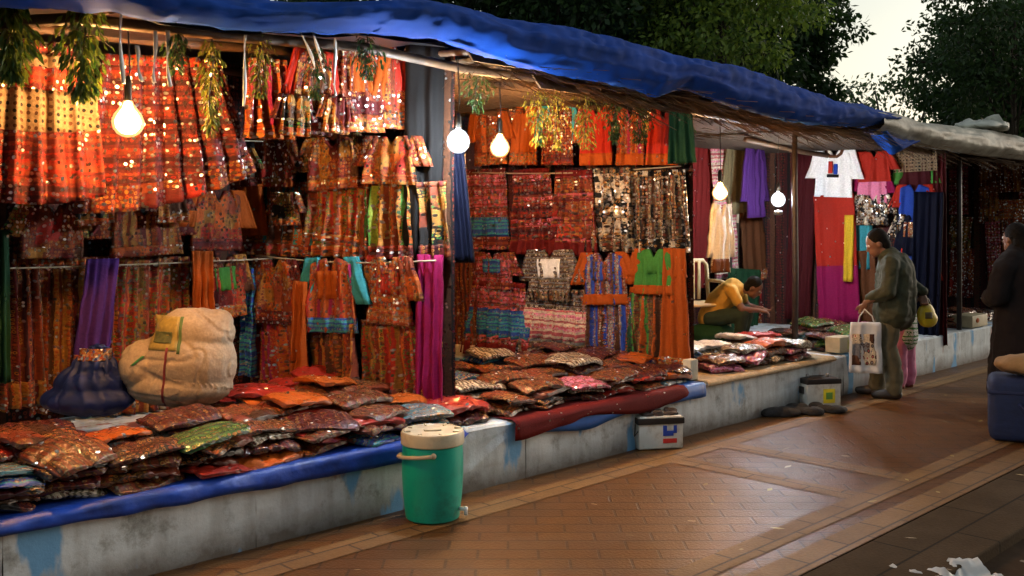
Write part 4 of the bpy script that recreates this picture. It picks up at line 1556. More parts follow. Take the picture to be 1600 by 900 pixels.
for i, (u, cols) in enumerate([(8.6, ['maroon', 'brown', 'rust', 'black']), (9.1, ['black', 'maroon', 'rust', 'brown']), (9.7, ['maroon', 'rust', 'black'])]):
    pile(u, .35, cols, '%s pile from the dark post, farthest stall' % ORD[i])


# ------------------------------------------------------------------ sheets spread under the goods, hanging over the edge
def edge_sheet(name, label, cat, u0, u1, zfun, mat, ntop=1.0, out=.018, lift=.004, seed=0, amp=.008, round_end=False):
    nu = max(12, int((u1 - u0) / .05))
    vs, fs, uvs = [], [], []
    k = 0
    for j in range(nu + 1):
        u = u0 + (u1 - u0) * j / nu
        zb = zfun(u)
        prof = [(-out - .006, zb), (-out - .010, zb + (PLH - zb) * .35), (-out - .006, zb + (PLH - zb) * .7), (-out, PLH - .004), (0.0, PLH + lift + .004), (.05, PLH + lift), (ntop * .5, PLH + lift), (ntop, PLH + lift)]
        k = len(prof)
        for r, (n, z) in enumerate(prof):
            q = noise.noise(Vector((u * 4, r * .5, seed)))
            f = abs(q) * amp * 2 if n < .02 else 0
            vs.append((u, n - f, z + (q * amp if r in (0, 1) else 0)))
            uvs.append((u, r * .06))
    for j in range(nu):
        for r in range(k - 1):
            fs.append((j * k + r, (j + 1) * k + r, (j + 1) * k + r + 1, j * k + r + 1))
    o = mesh_obj(name, vs, fs, mat, None, uvs, True, P0, R(45))
    md = o.modifiers.new('t', 'SOLIDIFY')
    md.thickness = .004
    md.offset = 1
    bake(o)
    return tag(o, label, cat)


M_bsheet = simple('blue_plastic_sheet', (.008, .05, .34), .45, 9, .5, bump=.7)
edge_sheet('plastic_sheet', 'shiny blue plastic sheet hanging over the plinth edge of first stall', 'plastic sheet', -6.5, .46,
           lambda u: (PLH - .035 - .075 * max(0, min(1, (u + 2.6) / 2.9)) + (.09 * ((u - .25) / .21) ** 2 if u > .25 else 0)), M_bsheet, out=.022, lift=.006, seed=2, amp=.016)
edge_sheet('red_cloth', 'dark red cloth hanging over the plinth edge of second stall', 'cloth', .86, 2.72, lambda u: PLH - .085 + .03 * math.sin(u * 5), F['DRK'], lift=.010, out=.034, seed=5, amp=.014)
edge_sheet('plastic_sheet', 'blue plastic sheet showing below the dark red cloth of second stall', 'plastic sheet', 1.15, 2.98, lambda u: PLH - .095 - .05 * math.exp(-((u - 1.55) / .3) ** 2), simple('blue_sheet_two', (.02, .12, .45), .4, 6, .3, bump=.3), lift=.004, out=.022, seed=8, amp=.012)
edge_sheet('straw_mat', 'cream woven mat along the plinth edge under the vendor goods', 'mat', 3.02, 5.1, lambda u: PLH - .025, simple('straw_mat', (.42, .30, .16), .8, 40, .3, bump=.3), lift=.006, out=.02, seed=11, amp=.005)
# small cream upright block at the corner of the second stall goods
MB().box(-.05, .05, -.04, .04, 0, .16, .008).build('cream_block', simple('cream_paint', (.55, .5, .38), .6), None, True, W(3.02, .14, PLH + .012), R(45))
tag(C.objects[-1], 'small cream upright block on the plinth edge below the orange drape', 'block')

# ------------------------------------------------------------------ cooler
p = on_z(676, 808, 0.006)
ck = thing('water_cooler', 'teal green round water cooler with cream lid standing before the plinth', 'water cooler', p, R(10))
M_teal = simple('teal_plastic', (.005, .42, .30), .38, 5, .12, dirt=(.01, .24, .18), dirt_scale=4)
M_lid = simple('cream_plastic', (.62, .53, .36), .45, 7, .10, dirt=(.50, .41, .27), dirt_scale=9)
auto_smooth(MB().lathe([(.02, 0), (.135, 0), (.148, .008), (.152, .03), (.164, .14), (.170, .25), (.170, .34), (.166, .405), (.160, .412), (.02, .412)], 48).build('body', M_teal, ck))
lid = auto_smooth(MB().lathe([(.02, .413), (.172, .413), (.176, .418), (.176, .470), (.170, .484), (.158, .488), (.150, .482), (.03, .480), (.02, .480)], 48).build('lid', M_lid, ck))
for k in range(8):
    a = k * math.pi / 4 + .2
    MB().box(-.018, .018, -.006, .006, 0, .012, .003).build('lid_rib', M_lid, lid, True, (math.cos(a) * .145, math.sin(a) * .145, .480), a)
MB().box(-.05, .05, -.02, .02, .479, .492, .006).build('cap', M_lid, lid)
hp = [Vector((-.168, -.03, .36))]
for k in range(13):
    a = math.pi * k / 12
    hp.append(Vector((-.178 * math.cos(a) if k not in (0, 12) else -.176 * math.cos(a), -.03 - .16 * math.sin(a) ** .8, .36 - .015 * math.sin(a))))
hd = MB()
hh = []
for k in range(15):
    a = -.5 + 3.0 * k / 14
    hh.append(Vector((-.185 * math.cos(a * .95) - .004, -.05 - .155 * math.sin(max(0, a)) , .345 - .018 * math.sin(a) + .02 * k / 14)))
pts = [Vector((-.178 + .0, -.005, .350))] + [Vector((-.190 * math.cos(t0), -.190 * math.sin(t0), .348 + .030 * (t0 / 1.45))) for t0 in [0.08 + 1.37 * k / 10 for k in range(11)]]
hd.tube(pts, [.010] + [.011] * 11, 10)
hd.build('handle', M_lid, ck)
for (a, z) in ((.0, .35), (1.50, .378)):
    MB().ball((-.178 * math.cos(a), -.178 * math.sin(a), z), (.016, .016, .016)).build('handle_pivot', M_lid, ck)
tp = MB().tube([(.142, -.07, .062), (.180, -.095, .062)], .012, 10).tube([(.172, -.09, .075), (.174, -.092, .03)], .010, 10)
tp.build('tap', simple('white_tap', (.75, .75, .72), .4), ck)

# ------------------------------------------------------------------ boxes by the plinth
M_bat = simple('battery_white', (.55, .55, .50), .45, 6, .15, dirt=(.25, .2, .14), dirt_scale=5)
M_batd = simple('battery_dark', (.018, .014, .012), .5)
M_lblue = simple('label_blue', (.015, .05, .32), .5)
M_lred = simple('label_red', (.5, .025, .02), .5)
M_lyel = simple('label_yellow', (.75, .62, .03), .5)


def bin_box(px, py, wd, dp, ht, rz, label, name, cat, kind):
    p = on_z(px, py, .006)
    t_ = thing(name, label, cat, p, rz)
    auto_smooth(MB().box(-wd / 2, wd / 2, 0, dp, 0, ht, .012).build('case', M_bat, t_))
    if kind == 1:
        auto_smooth(MB().box(-wd / 2 - .008, wd / 2 + .008, -.008, dp + .008, ht - .055, ht - .01, .006).build('rim', M_batd, t_))
        m = MB()
        r_ = random.Random(4)
        for k in range(26):
            c = (r_.uniform(-.4, .4) * wd, dp * r_.uniform(.12, .88), ht - .005 + r_.uniform(0, .03))
            m.ball(c, (r_.uniform(.02, .045), r_.uniform(.02, .04), r_.uniform(.012, .022)), 8, 6)
        fuse(m.build('dark_contents', simple('charcoal', (.03, .017, .012), .7, 20, .5, bump=.5), t_), .008, 2)
        f = -.003
        MB().box(.015, .045, f, .004, ht * .40, ht * .72, .001).build('blue_mark', M_lblue, t_)
        MB().box(.095, .12, f, .004, ht * .48, ht * .72, .001).build('blue_mark', M_lblue, t_)
        MB().box(.0455, .0945, f, .004, ht * .40, ht * .56, .001).build('blue_mark', M_lblue, t_)
        MB().box(.015, .12, f, .004, ht * .18, ht * .32, .001).build('red_mark', M_lred, t_)
        MB().tube([(-wd / 2 - .004, .06, ht - .06), (-wd / 2 - .02, .03, ht - .14), (-wd / 2 - .005, .0, ht - .1)], .004, 6).build('rope_handle', M_cord, t_)
    else:
        auto_smooth(MB().box(-wd / 2 - .004, wd / 2 + .004, -.004, dp + .004, ht - .035, ht + .012, .006).build('lid', M_batd, t_))
        for sx in (-.3, .3):
            MB().lathe([(.016, 0), (.016, .02), (.012, .03)], 14, (sx * wd, dp * .5, ht + .012)).build('terminal', simple('lead', (.25, .24, .23), .5, metal=.5), t_)
        MB().box(-.01, .105, -.003, .004, ht * .16, ht * .68, .001).build('yellow_label', M_lyel, t_)
        MB().box(.015, .08, -.005, .003, ht * .30, ht * .55, .001).build('green_mark', simple('label_green', (.12, .28, .05), .5), t_)
        MB().box(-wd / 2 - .02, -wd / 2 - .001, .05, .12, ht * .5, ht * .75, .004).build('side_grip', M_batd, t_)
    return t_


bin_box(1033, 702, .34, .26, .235, R(12), 'white box with dark contents and blue and red marks by the plinth', 'storage_box', 'box', 1)
bin_box(1288, 637, .33, .22, .24, R(14), 'white battery with black lid and yellow label by the plinth', 'car_battery', 'battery', 2)
b3 = thing('carton', 'small cream carton on the plinth edge right of the dark post', 'carton', W(5.42, .10, PLH + .013), R(40))
auto_smooth(MB().box(-.12, .12, -.08, .08, 0, .15, .008).build('case', simple('cream_card', (.5, .44, .3), .6, dirt=(.3, .24, .14)), b3))
MB().box(.01, .08, -.084, -.078, .03, .12, .001).build('printed_label', simple('label_olive', (.42, .38, .14), .6), b3)
b4 = thing('carton', 'far cream carton on the plinth beyond the navy shawl', 'carton', W(8.75, .07, PLH + .013), R(45))
auto_smooth(MB().box(-.24, .24, -.06, .18, 0, .14, .008).build('case', simple('cream_card2', (.42, .36, .22), .6), b4))
MB().ball((-.08, -.06, .08), (.05, .012, .03)).build('orange_mark', F['ORG'], b4)
# dark rag heap on the ground left of the battery
m = MB()
r_ = random.Random(9)
for k in range(16):
    m.ball((r_.uniform(-.30, .30), r_.uniform(-.12, .12), .03), (r_.uniform(.07, .13), r_.uniform(.05, .09), r_.uniform(.03, .055)), 10, 8)
p = on_z(1250, 646, 0)
o = m.build('rag_heap', simple('dark_rags', (.016, .014, .013), .9, 25, .5, bump=.6), None, True, p, R(20))
fuse(o, .012, 2)
tag(o, 'flat heap of dark rags on the paving left of the battery', 'rags')

# ------------------------------------------------------------------ sacks in the first stall
def lump(name, label, cat, blobs, mat, loc_, disp, voxel=.012, smooth=6):
    m = MB()
    for c, r in blobs:
        m.ball(c, r, 20, 14)
    t_ = thing(name, label, cat, loc_, 0)
    o = m.build('sack_body', mat, t_)
    fuse(o, voxel, smooth)
    for v in o.data.vertices:
        v.co += v.normal * disp(v.co)
        v.co.z = max(v.co.z, 0)
    return t_, o


def ridge(P, w):
    return max(0, w - abs(noise.noise(P))) / w


def sack_disp(c):
    # pull lines that run round the sack and gather at the slumped waist, plus slack
    w = .018 * noise.noise(c * 3.5)
    f = ridge(Vector((c.x * 2.0 + c.z * 2.5 + 4, c.y * 2, c.z * 3.6)), .07) + .6 * ridge(Vector((c.x * 5 - c.z * 3, c.y * 4, c.z * 3 + 3)), .06)
    return w - .012 * f + .003 * noise.noise(c * 22)


def bundle_disp(c):
    a = math.atan2(c.y, c.x - .02)
    g = min(1, max(0, c.z / .36))
    return (.002 + .013 * g) * math.sin(a * 11 + 4 * noise.noise(c * 5)) - .012 * ridge(c * 4, .08) + .014 * noise.noise(c * 3)


zt = PLH + .19
M_sack = simple('cream_canvas', (.42, .30, .19), .9, 60, .2, bump=.12, dirt=(.27, .18, .105), dirt_scale=4)
p = on_n(283, 632, .98)
sk, so_ = lump('cloth_sack', 'big bulging cream cloth sack with green yellow label in first stall', 'sack',
               [((.05, 0, .27), (.34, .25, .30)), ((0, 0, .13), (.37, .26, .15)), ((.10, 0, .50), (.27, .19, .17)), ((-.24, -.04, .28), (.16, .18, .18)), ((.02, .0, .60), (.09, .09, .07)), ((.26, .0, .57), (.10, .10, .09))],
               M_sack, p, sack_disp)
sk.scale = (.84, .84, .84)


def stick_patch(target, parent, name, mat, x0, x1, z0, z1, n=10, lift=.006, slant=0):
    """a patch laid on the front of a lump, following its surface"""
    dg = bpy.context.evaluated_depsgraph_get()
    me = target.data
    from mathutils.bvhtree import BVHTree
    bv = BVHTree.FromPolygons([v.co for v in me.vertices], [list(f.vertices) for f in me.polygons])
    vs, fs, uvs = [], [], []
    for j in range(n + 1):
        for i in range(n + 1):
            x, z = x0 + (x1 - x0) * i / n + slant * j / n, z0 + (z1 - z0) * j / n
            hit = bv.ray_cast(Vector((x, -2, z)), Vector((0, 1, 0)))[0]
            y = hit.y if hit else 0
            vs.append((x, y - lift, z))
            uvs.append((x, z))
    k = n + 1
    for j in range(n):
        for i in range(n):
            a = j * k + i
            fs.append((a, a + 1, a + k + 1, a + k))
    o = mesh_obj(name, vs, fs, mat, parent, uvs)
    md = o.modifiers.new('t', 'SOLIDIFY')
    md.thickness = .005
    md.offset = -1
    return bake(o)


stick_patch(so_, sk, 'printed_label', simple('label_ochre', (.36, .24, .05), .7, 40, .3), -.17, .04, .40, .62)
stick_patch(so_, sk, 'label_edge', simple('label_edge', (.09, .14, .03), .7), .045, .065, .38, .62)
stick_patch(so_, sk, 'label_print', simple('label_print', (.10, .10, .03), .7, 30, .5), -.14, .0, .45, .52, lift=.012)
stick_patch(so_, sk, 'seam_cord', simple('maroon_cord', (.2, .02, .02), .7), -.06, -.045, .02, .42, lift=.008, slant=.03)
stick_patch(so_, sk, 'green_strap', simple('green_strap', (.04, .22, .05), .6), -.27, -.25, .30, .36, lift=.01, slant=.07, n=6)

M_bbag = simple('blue_polythene', (.003, .011, .085), .6, 8, .4, bump=.5)
p = on_n(138, 648, 1.25)
bb, bo = lump('plastic_bundle', 'dark blue polythene bundle tied up left of the cream sack', 'bundle',
              [((0, 0, .10), (.33, .24, .11)), ((.02, 0, .20), (.25, .19, .13)), ((.05, 0, .30), (.16, .13, .10)), ((.07, 0, .38), (.09, .08, .07))], M_bbag, p, bundle_disp, .011, 4)
bb.scale = (.80, .80, .88)
stick_patch(bo, bb, 'gold_tie', F['GLD'], -.06, .17, .36, .43, lift=.008)

# ------------------------------------------------------------------ plastic chair in the vendor stall
p = on_n(1094, 515, 1.45)
p.z = PLH
ch = thing('plastic_chair', 'beige plastic chair with slotted back behind the white folded clothes', 'chair', p, R(20))
M_chair = simple('beige_plastic', (.58, .42, .22), .45)
auto_smooth(MB().box(-.24, .24, -.22, .24, .40, .43, .012).build('seat', M_chair, ch))
for sx in (-.21, .21):
    for sy in (-.19, .21):
        MB().tube([(sx * 1.08, sy * 1.1, 0), (sx, sy, .40)], [.02, .024], 8).build('leg', M_chair, ch)
bk_ = MB().tube([(-.235, .23, .43), (-.235, .27, .80), (-.20, .28, .85), (.20, .28, .85), (.235, .27, .80), (.235, .23, .43)], .022, 10)
bk_.build('back_frame', M_chair, ch)
for x in (-.14, -.07, 0, .07, .14):
    MB().box(x - .018, x + .018, .255, .272, .44, .84, .004).build('back_slat', M_chair, ch)
for sx in (-.25, .25):
    MB().tube([(sx, .24, .64), (sx, 0, .64), (sx, -.19, .62), (sx * .96, -.2, .42)], .018, 8).build('armrest', M_chair, ch)


# ------------------------------------------------------------------ people
def hand(m, wrist, fwd, side, curl=.5, s=1.0):
    """palm, four unequal bent fingers and a thumb leaving the side of the palm"""
    f, sd = Vector(fwd).normalized(), Vector(side).normalized()
    up = f.cross(sd).normalized()
    w = Vector(wrist)
    pm = w + f * .045 * s
    m.limb([(w, .024 * s), (pm + sd * .018 * s, .021 * s), (w + f * .08 * s + sd * .022 * s, .017 * s)])
    m.limb([(w, .024 * s), (pm - sd * .018 * s, .021 * s), (w + f * .08 * s - sd * .022 * s, .017 * s)])
    for k, ln in enumerate((.068, .078, .072, .056)):
        b0 = w + f * .082 * s + sd * (.030 - .020 * k) * s
        d1 = (f * math.cos(curl) - up * math.sin(curl))
        d2 = (f * math.cos(curl * 2.2) - up * math.sin(curl * 2.2))
        q = b0 + d1 * ln * .5 * s
        m.limb([(b0, .0095 * s), (q, .009 * s), (q + d2 * ln * .5 * s, .0075 * s)])
    t0 = w + f * .03 * s + sd * .030 * s
    q = t0 + (f * .6 + sd * .8) * .035 * s
    m.limb([(t0, .013 * s), (q, .011 * s), (q + (f * .9 + sd * .25 - up * .3) * .032 * s, .009 * s)])


def head(m, c, face, up, s=1.0):
    """skull, jaw, nose, ears and neck stub; returns eye positions"""
    f = Vector(face).normalized()
    u = Vector(up)
    u = (u - f * u.dot(f)).normalized()
    r = f.cross(u)
    rot = Matrix((r, f, u)).transposed()
    c = Vector(c)
    m.ball(c + u * .02 * s, (.076 * s, .095 * s, .105 * s), 18, 12, rot)
    m.ball(c + f * .035 * s - u * .055 * s, (.058 * s, .060 * s, .062 * s), 16, 10, rot)
    m.ball(c + f * .072 * s - u * .095 * s, (.026 * s, .022 * s, .018 * s), 10, 8, rot)
    m.limb([(c + f * .088 * s + u * .012 * s, .009 * s), (c + f * .110 * s - u * .028 * s, .013 * s)])
    m.ball(c + f * .088 * s - u * .060 * s, (.026 * s, .014 * s, .010 * s), 10, 6, rot)
    for sg in (-1, 1):
        m.ball(c + r * .078 * s * sg - u * .005 * s, (.012 * s, .022 * s, .032 * s), 10, 8, rot)
    return [c + f * .084 * s + r * sg * .030 * s + u * .012 * s for sg in (-1, 1)]


def eyes(pos, parent, s=1.0):
    for e in pos:
        MB().ball(e, .012 * s, 10, 8).build('eye', simple('eye_white', (.5, .48, .45), .3), parent)


def cap_hair(c, face, up, s=1.0, length=0.0):
    f = Vector(face).normalized()
    u = Vector(up)
    u = (u - f * u.dot(f)).normalized()
    r = f.cross(u)
    rot = Matrix((r, f, u)).transposed()
    c = Vector(c)
    m = MB()
    m.ball(c + u * .045 * s - f * .022 * s, (.088 * s, .098 * s, .095 * s), 18, 12, rot)
    m.ball(c - f * .055 * s - u * .02 * s, (.078 * s, .062 * s, .085 * s), 16, 10, rot)
    if length:
        m.limb([(c - f * .07 * s, .06 * s), (c - f * .10 * s - u * length * .5, .06 * s), (c - f * .09 * s - u * length, .03 * s)])
    return m


# standing man: faces the goods (to the left of the picture), leaning forward a little
p = on_z(1381, 620, 0)
man = thing('person', 'standing man in olive jacket and khaki trousers with a white bag, leaning to the goods', 'person', p, 0, 'people at the stalls')
fw = Vector((-.93, .36, 0)).normalized()
rt = Vector((fw.y, -fw.x, 0))            # his right
UPV = Vector((0, 0, 1))


def mp(f, r, z):
    return fw * f + rt * r + UPV * z


hipc, chest, neck, hc = mp(-.08, 0, .88), mp(-.09, 0, 1.20), mp(-.02, 0, 1.335), mp(.06, 0, 1.435)
bm_ = MB()
for sg, ff in ((1, .08), (-1, -.07)):
    bm_.limb([(mp(-.07, .09 * sg, .88), .085), (mp(ff * .6 + .01, .10 * sg, .50), .058), (mp(ff - .03, .10 * sg, .09), .040)])
    bm_.limb([(mp(ff - .04, .10 * sg, .05), .042), (mp(ff + .13, .11 * sg, .032), .032)])
bm_.limb([(hipc, .13), (mp(-.10, 0, 1.04), .125), (chest, .13), (neck, .06), (mp(.03, 0, 1.39), .052)])
for sg in (1, -1):
    bm_.limb([(mp(-.07, .05 * sg, 1.27), .08), (mp(-.06, .18 * sg, 1.26), .058)])
elL, wrL = mp(-.04, -.29, 1.00), mp(.15, -.22, .90)
elR, wrR = mp(-.26, .25, 1.02), mp(-.34, .10, .96)
bm_.limb([(mp(-.06, -.19, 1.26), .054), (elL, .043), (wrL, .028)])
bm_.limb([(mp(-.06, .19, 1.26), .054), (elR, .043), (wrR, .028)])
hand(bm_, wrL, mp(.35, .15, -1.0), fw, .8)
hand(bm_, wrR, mp(-.15, -.35, -1), fw, .8)
face = (fw * .92 + Vector((-.1, -.25, -.42))).normalized()
ey = head(bm_, hc, face, UPV)
o = bm_.build('body', M_skin, man)
fuse(o, .0085, 3)
eyes(ey, man)
fuse(cap_hair(hc, face, UPV, 1.02).build('hair', M_hair, man), .012, 3)
jk = MB()
jk.limb([(mp(-.09, 0, .80), .20), (mp(-.11, 0, 1.02), .19), (mp(-.10, 0, 1.19), .18), (mp(-.06, 0, 1.28), .125), (mp(-.02, 0, 1.335), .08)])
for sg in (1, -1):
    jk.limb([(mp(-.09, .08 * sg, .80), .165), (mp(-.10, .08 * sg, 1.16), .155)])
    jk.limb([(mp(-.07, .06 * sg, 1.26), .11), (mp(-.06, .19 * sg, 1.25), .085)])
jk.limb([(mp(-.06, -.195, 1.25), .085), (elL, .072), (wrL + UPV * .03 - fw * .03, .050)])
jk.limb([(mp(-.06, .195, 1.25), .085), (elR, .072), (wrR + UPV * .03, .050)])
o = jk.build('jacket', simple('olive_jacket', (.030, .034, .014), .8, 16, .3, bump=.4), man)
fuse(o, .014, 3)
for v in o.data.vertices:
    v.co += v.normal * (.012 * noise.fractal(v.co * 9, 1, 2, 3) - .008 * max(0, .25 - abs(noise.noise(Vector((v.co.x * 7, v.co.y * 7, v.co.z * 11))))) / .25)
tr = MB()
for sg, ff in ((1, .08), (-1, -.07)):
    tr.limb([(mp(-.07, .085 * sg, .84), .115), (mp(ff * .6 + .01, .10 * sg, .50), .092), (mp(ff - .02, .10 * sg, .26), .080), (mp(ff - .02, .10 * sg, .09), .078)])
tr.limb([(mp(-.08, 0, .86), .13), (mp(-.08, 0, .80), .13)])
o = tr.build('trousers', simple('khaki_trousers', (.095, .08, .042), .85, 14, .2, bump=.3), man)
fuse(o, .013, 3)
for v in o.data.vertices:
    v.co += v.normal * (.010 * noise.fractal(v.co * 8, 1, 2, 3) - .008 * max(0, .22 - abs(noise.noise(Vector((v.co.x * 8, v.co.y * 8, v.co.z * 7))))) / .22)
for sg, ff in ((1, .08), (-1, -.07)):
    s_ = MB().limb([(mp(ff - .05, .10 * sg, .045), .047), (mp(ff + .06, .105 * sg, .042), .046), (mp(ff + .15, .11 * sg, .034), .036)])
    fuse(s_.build('shoe', M_shoe, man), .012, 2)

# white carrier bag hanging from his hand
hb = p + wrL + Vector((0, 0, -.085)) + fw * .02
bagp = Vector((hb.x, hb.y - .05, hb.z))
cb = thing('carrier_bag', 'white plastic carrier bag with brown printed pictures in the man\'s hand', 'carrier bag', bagp, R(-6))
vs, fs, uvs = panel(w0=.26, w1=.29, h=.46, folds=2, amp=.012, seed=4, th=.07, nx=18, nz=14)
mesh_obj('bag_body', [(a, b_ - .035, c - .10) for a, b_, c in vs], fs, simple('white_polythene', (.62, .62, .62), .4, 8, .12, bump=.3), cb, uvs)
vs, fs, uvs = panel(w0=.26, w1=.29, h=.46, t0=.22, t1=.84, folds=2, amp=.012, seed=4, th=.07, nx=18, nz=10, dy=-.004)
mesh_obj('printed_picture', [(a * .82 - .015, b_ - .035, c - .10) for a, b_, c in vs], fs, fab('bagprint', ['rose', 'brown', 'grey', 'cream'], 'patch', .11, 0, 20, ('cream', 'brown')), cb, uvs)
for sx in (-.07, .07):
    MB().tube([(sx, -.01, -.10), (sx * .8, -.005, -.04), (sx * .25, .02, .0), (0, .045, .02)], .006, 6).build('handle', MATS['white_polythene'], cb)

# child in pink trousers standing close behind the man
p2 = on_z(1412, 606, 0)
kid = thing('person', 'small child in pink trousers and pale green top half hidden behind the man', 'person', p2, 0, 'people at the stalls')
kf = Vector((-.6, .8, 0)).normalized()
kr = Vector((kf.y, -kf.x, 0))


def kp(f, r, z):
    return kf * f + kr * r + UPV * z


kb_ = MB()
for sg in (1, -1):
    kb_.limb([(kp(0, .065 * sg, .60), .06), (kp(.01, .07 * sg, .33), .043), (kp(-.01, .075 * sg, .06), .030)])
    kb_.limb([(kp(-.02, .075 * sg, .035), .030), (kp(.10, .085 * sg, .025), .022)])
    kb_.limb([(kp(0, .13 * sg, .93), .04), (kp(.03, .17 * sg, .72), .031), (kp(.10, .14 * sg, .56), .022)])
    hand(kb_, kp(.10, .14 * sg, .56), kp(.3, 0, -1), kf, .5, .75)
kb_.limb([(kp(0, 0, .60), .09), (kp(0, 0, .78), .088), (kp(.01, 0, .93), .085), (kp(.02, 0, 1.0), .042), (kp(.03, 0, 1.06), .04)])
ey = head(kb_, kp(.04, 0, 1.12), kf, UPV, .88)
fuse(kb_.build('body', M_skin, kid), .009, 3)
eyes(ey, kid, .9)
fuse(cap_hair(kp(.04, 0, 1.12), kf, UPV, .9).build('hair', M_hair, kid), .011, 3)
kt = MB()
for sg in (1, -1):
    kt.limb([(kp(0, .06 * sg, .60), .095), (kp(.01, .072 * sg, .33), .082), (kp(-.005, .078 * sg, .08), .074)])
o = kt.build('trousers', simple('pink_cotton', (.62, .20, .34), .85, 12, .15, bump=.3), kid)
fuse(o, .012, 3)
for v in o.data.vertices:
    v.co += v.normal * (.010 * noise.fractal(v.co * 9, 1, 2, 3))
kt = MB().limb([(kp(0, 0, .50), .14), (kp(0, 0, .70), .125), (kp(.01, 0, .90), .115), (kp(.015, 0, .97), .06)])
for sg in (1, -1):
    kt.limb([(kp(0, .07 * sg, .93), .07), (kp(0, .135 * sg, .92), .055), (kp(.015, .155 * sg, .82), .05)])
fuse(kt.build('tunic', fab('kidtop', ['white', 'green', 'white'], 'bands', .2, 0, 30, ('green', 'white')), kid), .012, 3)
for sg in (1, -1):
    fuse(MB().limb([(kp(-.03, .076 * sg, .025), .030), (kp(.11, .085 * sg, .022), .026)]).build('sandal', simple('sandal_red', (.25, .06, .03), .6), kid), .010, 2)

# yellow bag at his far side
p3 = p + wrR + Vector((.03, 0, -.19))
yb = thing('hand_bag', 'yellow rounded bag carried at the man\'s back', 'bag', p3, R(20))
m = MB()
m.ball((0, 0, 0), (.10, .05, .115), 16, 12)
m.ball((.03, 0, -.04), (.10, .05, .08), 16, 12)
fuse(m.build('bag_body', simple('yellow_vinyl', (.55, .40, .02), .4, 14, .2, bump=.3), yb), .010, 3)
stick_patch(C.objects[-1], yb, 'dark_print', simple('bag_print', (.08, .06, .02), .6), -.05, .03, -.03, .03, 6)
MB().tube([(-.06, 0, .08), (-.05, .0, .13), (-.02, .0, .165), (.02, .0, .15), (.05, 0, .09)], .010, 8).build('strap', M_shoe, yb)

# seated vendor bent over his goods
p4 = W(5.15, 1.25, PLH)
ven = thing('person', 'vendor in mustard shirt sitting bent forward among his cloths', 'person', p4, 0, 'people at the stalls')
vf = Vector((.93, -.36, 0)).normalized()
vr = Vector((vf.y, -vf.x, 0))


def vp(f, r, z):
    return vf * f + vr * r + UPV * z


vb = MB()
vb.limb([(vp(-.12, 0, .34), .13), (vp(-.02, 0, .52), .12), (vp(.14, 0, .66), .125), (vp(.26, 0, .68), .06), (vp(.31, 0, .67), .05)])
for sg in (1, -1):
    vb.limb([(vp(-.10, .09 * sg, .32), .085), (vp(.28, .20 * sg, .40), .06), (vp(.22, .16 * sg, .05), .042)])
    vb.limb([(vp(.20, .16 * sg, .05), .04), (vp(.36, .18 * sg, .035), .03)])
    vb.limb([(vp(.15, .08 * sg, .68), .07), (vp(.17, .18 * sg, .65), .055), (vp(.28, .24 * sg, .46), .042), (vp(.47, .12 * sg, .44), .028)])
    hand(vb, vp(.47, .12 * sg, .44), vp(1, -.3 * sg, -.2), vr * -sg, .6)
vh = vp(.38, 0, .70)
vface = vp(.80, 0, -.60)
ey = head(vb, vh, vface, vp(.6, 0, .8))
fuse(vb.build('body', M_skin, ven), .0095, 3)
eyes(ey, ven)
fuse(cap_hair(vh, vface, vp(.6, 0, .8), 1.0).build('hair', M_hair, ven), .012, 3)
vs_ = MB().limb([(vp(-.13, 0, .33), .16), (vp(-.03, 0, .52), .15), (vp(.13, 0, .66), .15), (vp(.23, 0, .68), .075)])
for sg in (1, -1):
    vs_.limb([(vp(.13, .08 * sg, .67), .09), (vp(.17, .185 * sg, .65), .074), (vp(.225, .215 * sg, .55), .066)])
o = vs_.build('shirt', simple('mustard_shirt', (.50, .27, .035), .8, 14, .15, bump=.3), ven)
fuse(o, .013, 3)
for v in o.data.vertices:
    v.co += v.normal * (.010 * noise.fractal(v.co * 9, 1, 2, 3))
vt = MB()
for sg in (1, -1):
    vt.limb([(vp(-.10, .09 * sg, .32), .11), (vp(.28, .20 * sg, .40), .085), (vp(.23, .16 * sg, .10), .062)])
fuse(vt.build('trousers', simple('dark_green_cloth', (.018, .035, .02), .85, 14, .3), ven), .013, 3)
ven.scale = (.85, .85, .85)
# the bundle he sits on
m = MB()
m.ball((0, 0, .11), (.26, .24, .12), 20, 14)
o = m.build('cloth_bundle', F['DGR'], None, True, W(5.15, 1.25, PLH + .008) + vf * -.10, R(15))
for v in o.data.vertices:
    v.co += v.normal * (.02 * noise.fractal(v.co * 7, 1, 2, 3))
    v.co.z = max(0, v.co.z)
tag(o, 'dark green cloth bundle the seated vendor sits on', 'bundle')

# dark figure at the right edge
p5 = Vector((4.42, 8.75, 0))
dk = thing('person', 'person in dark maroon shawl with black hair behind the blue box', 'person', p5, 0, 'people at the stalls')
df = Vector((-.45, .89, 0)).normalized()
dr = Vector((df.y, -df.x, 0))


def dp_(f, r, z):
    return df * f + dr * r + UPV * z


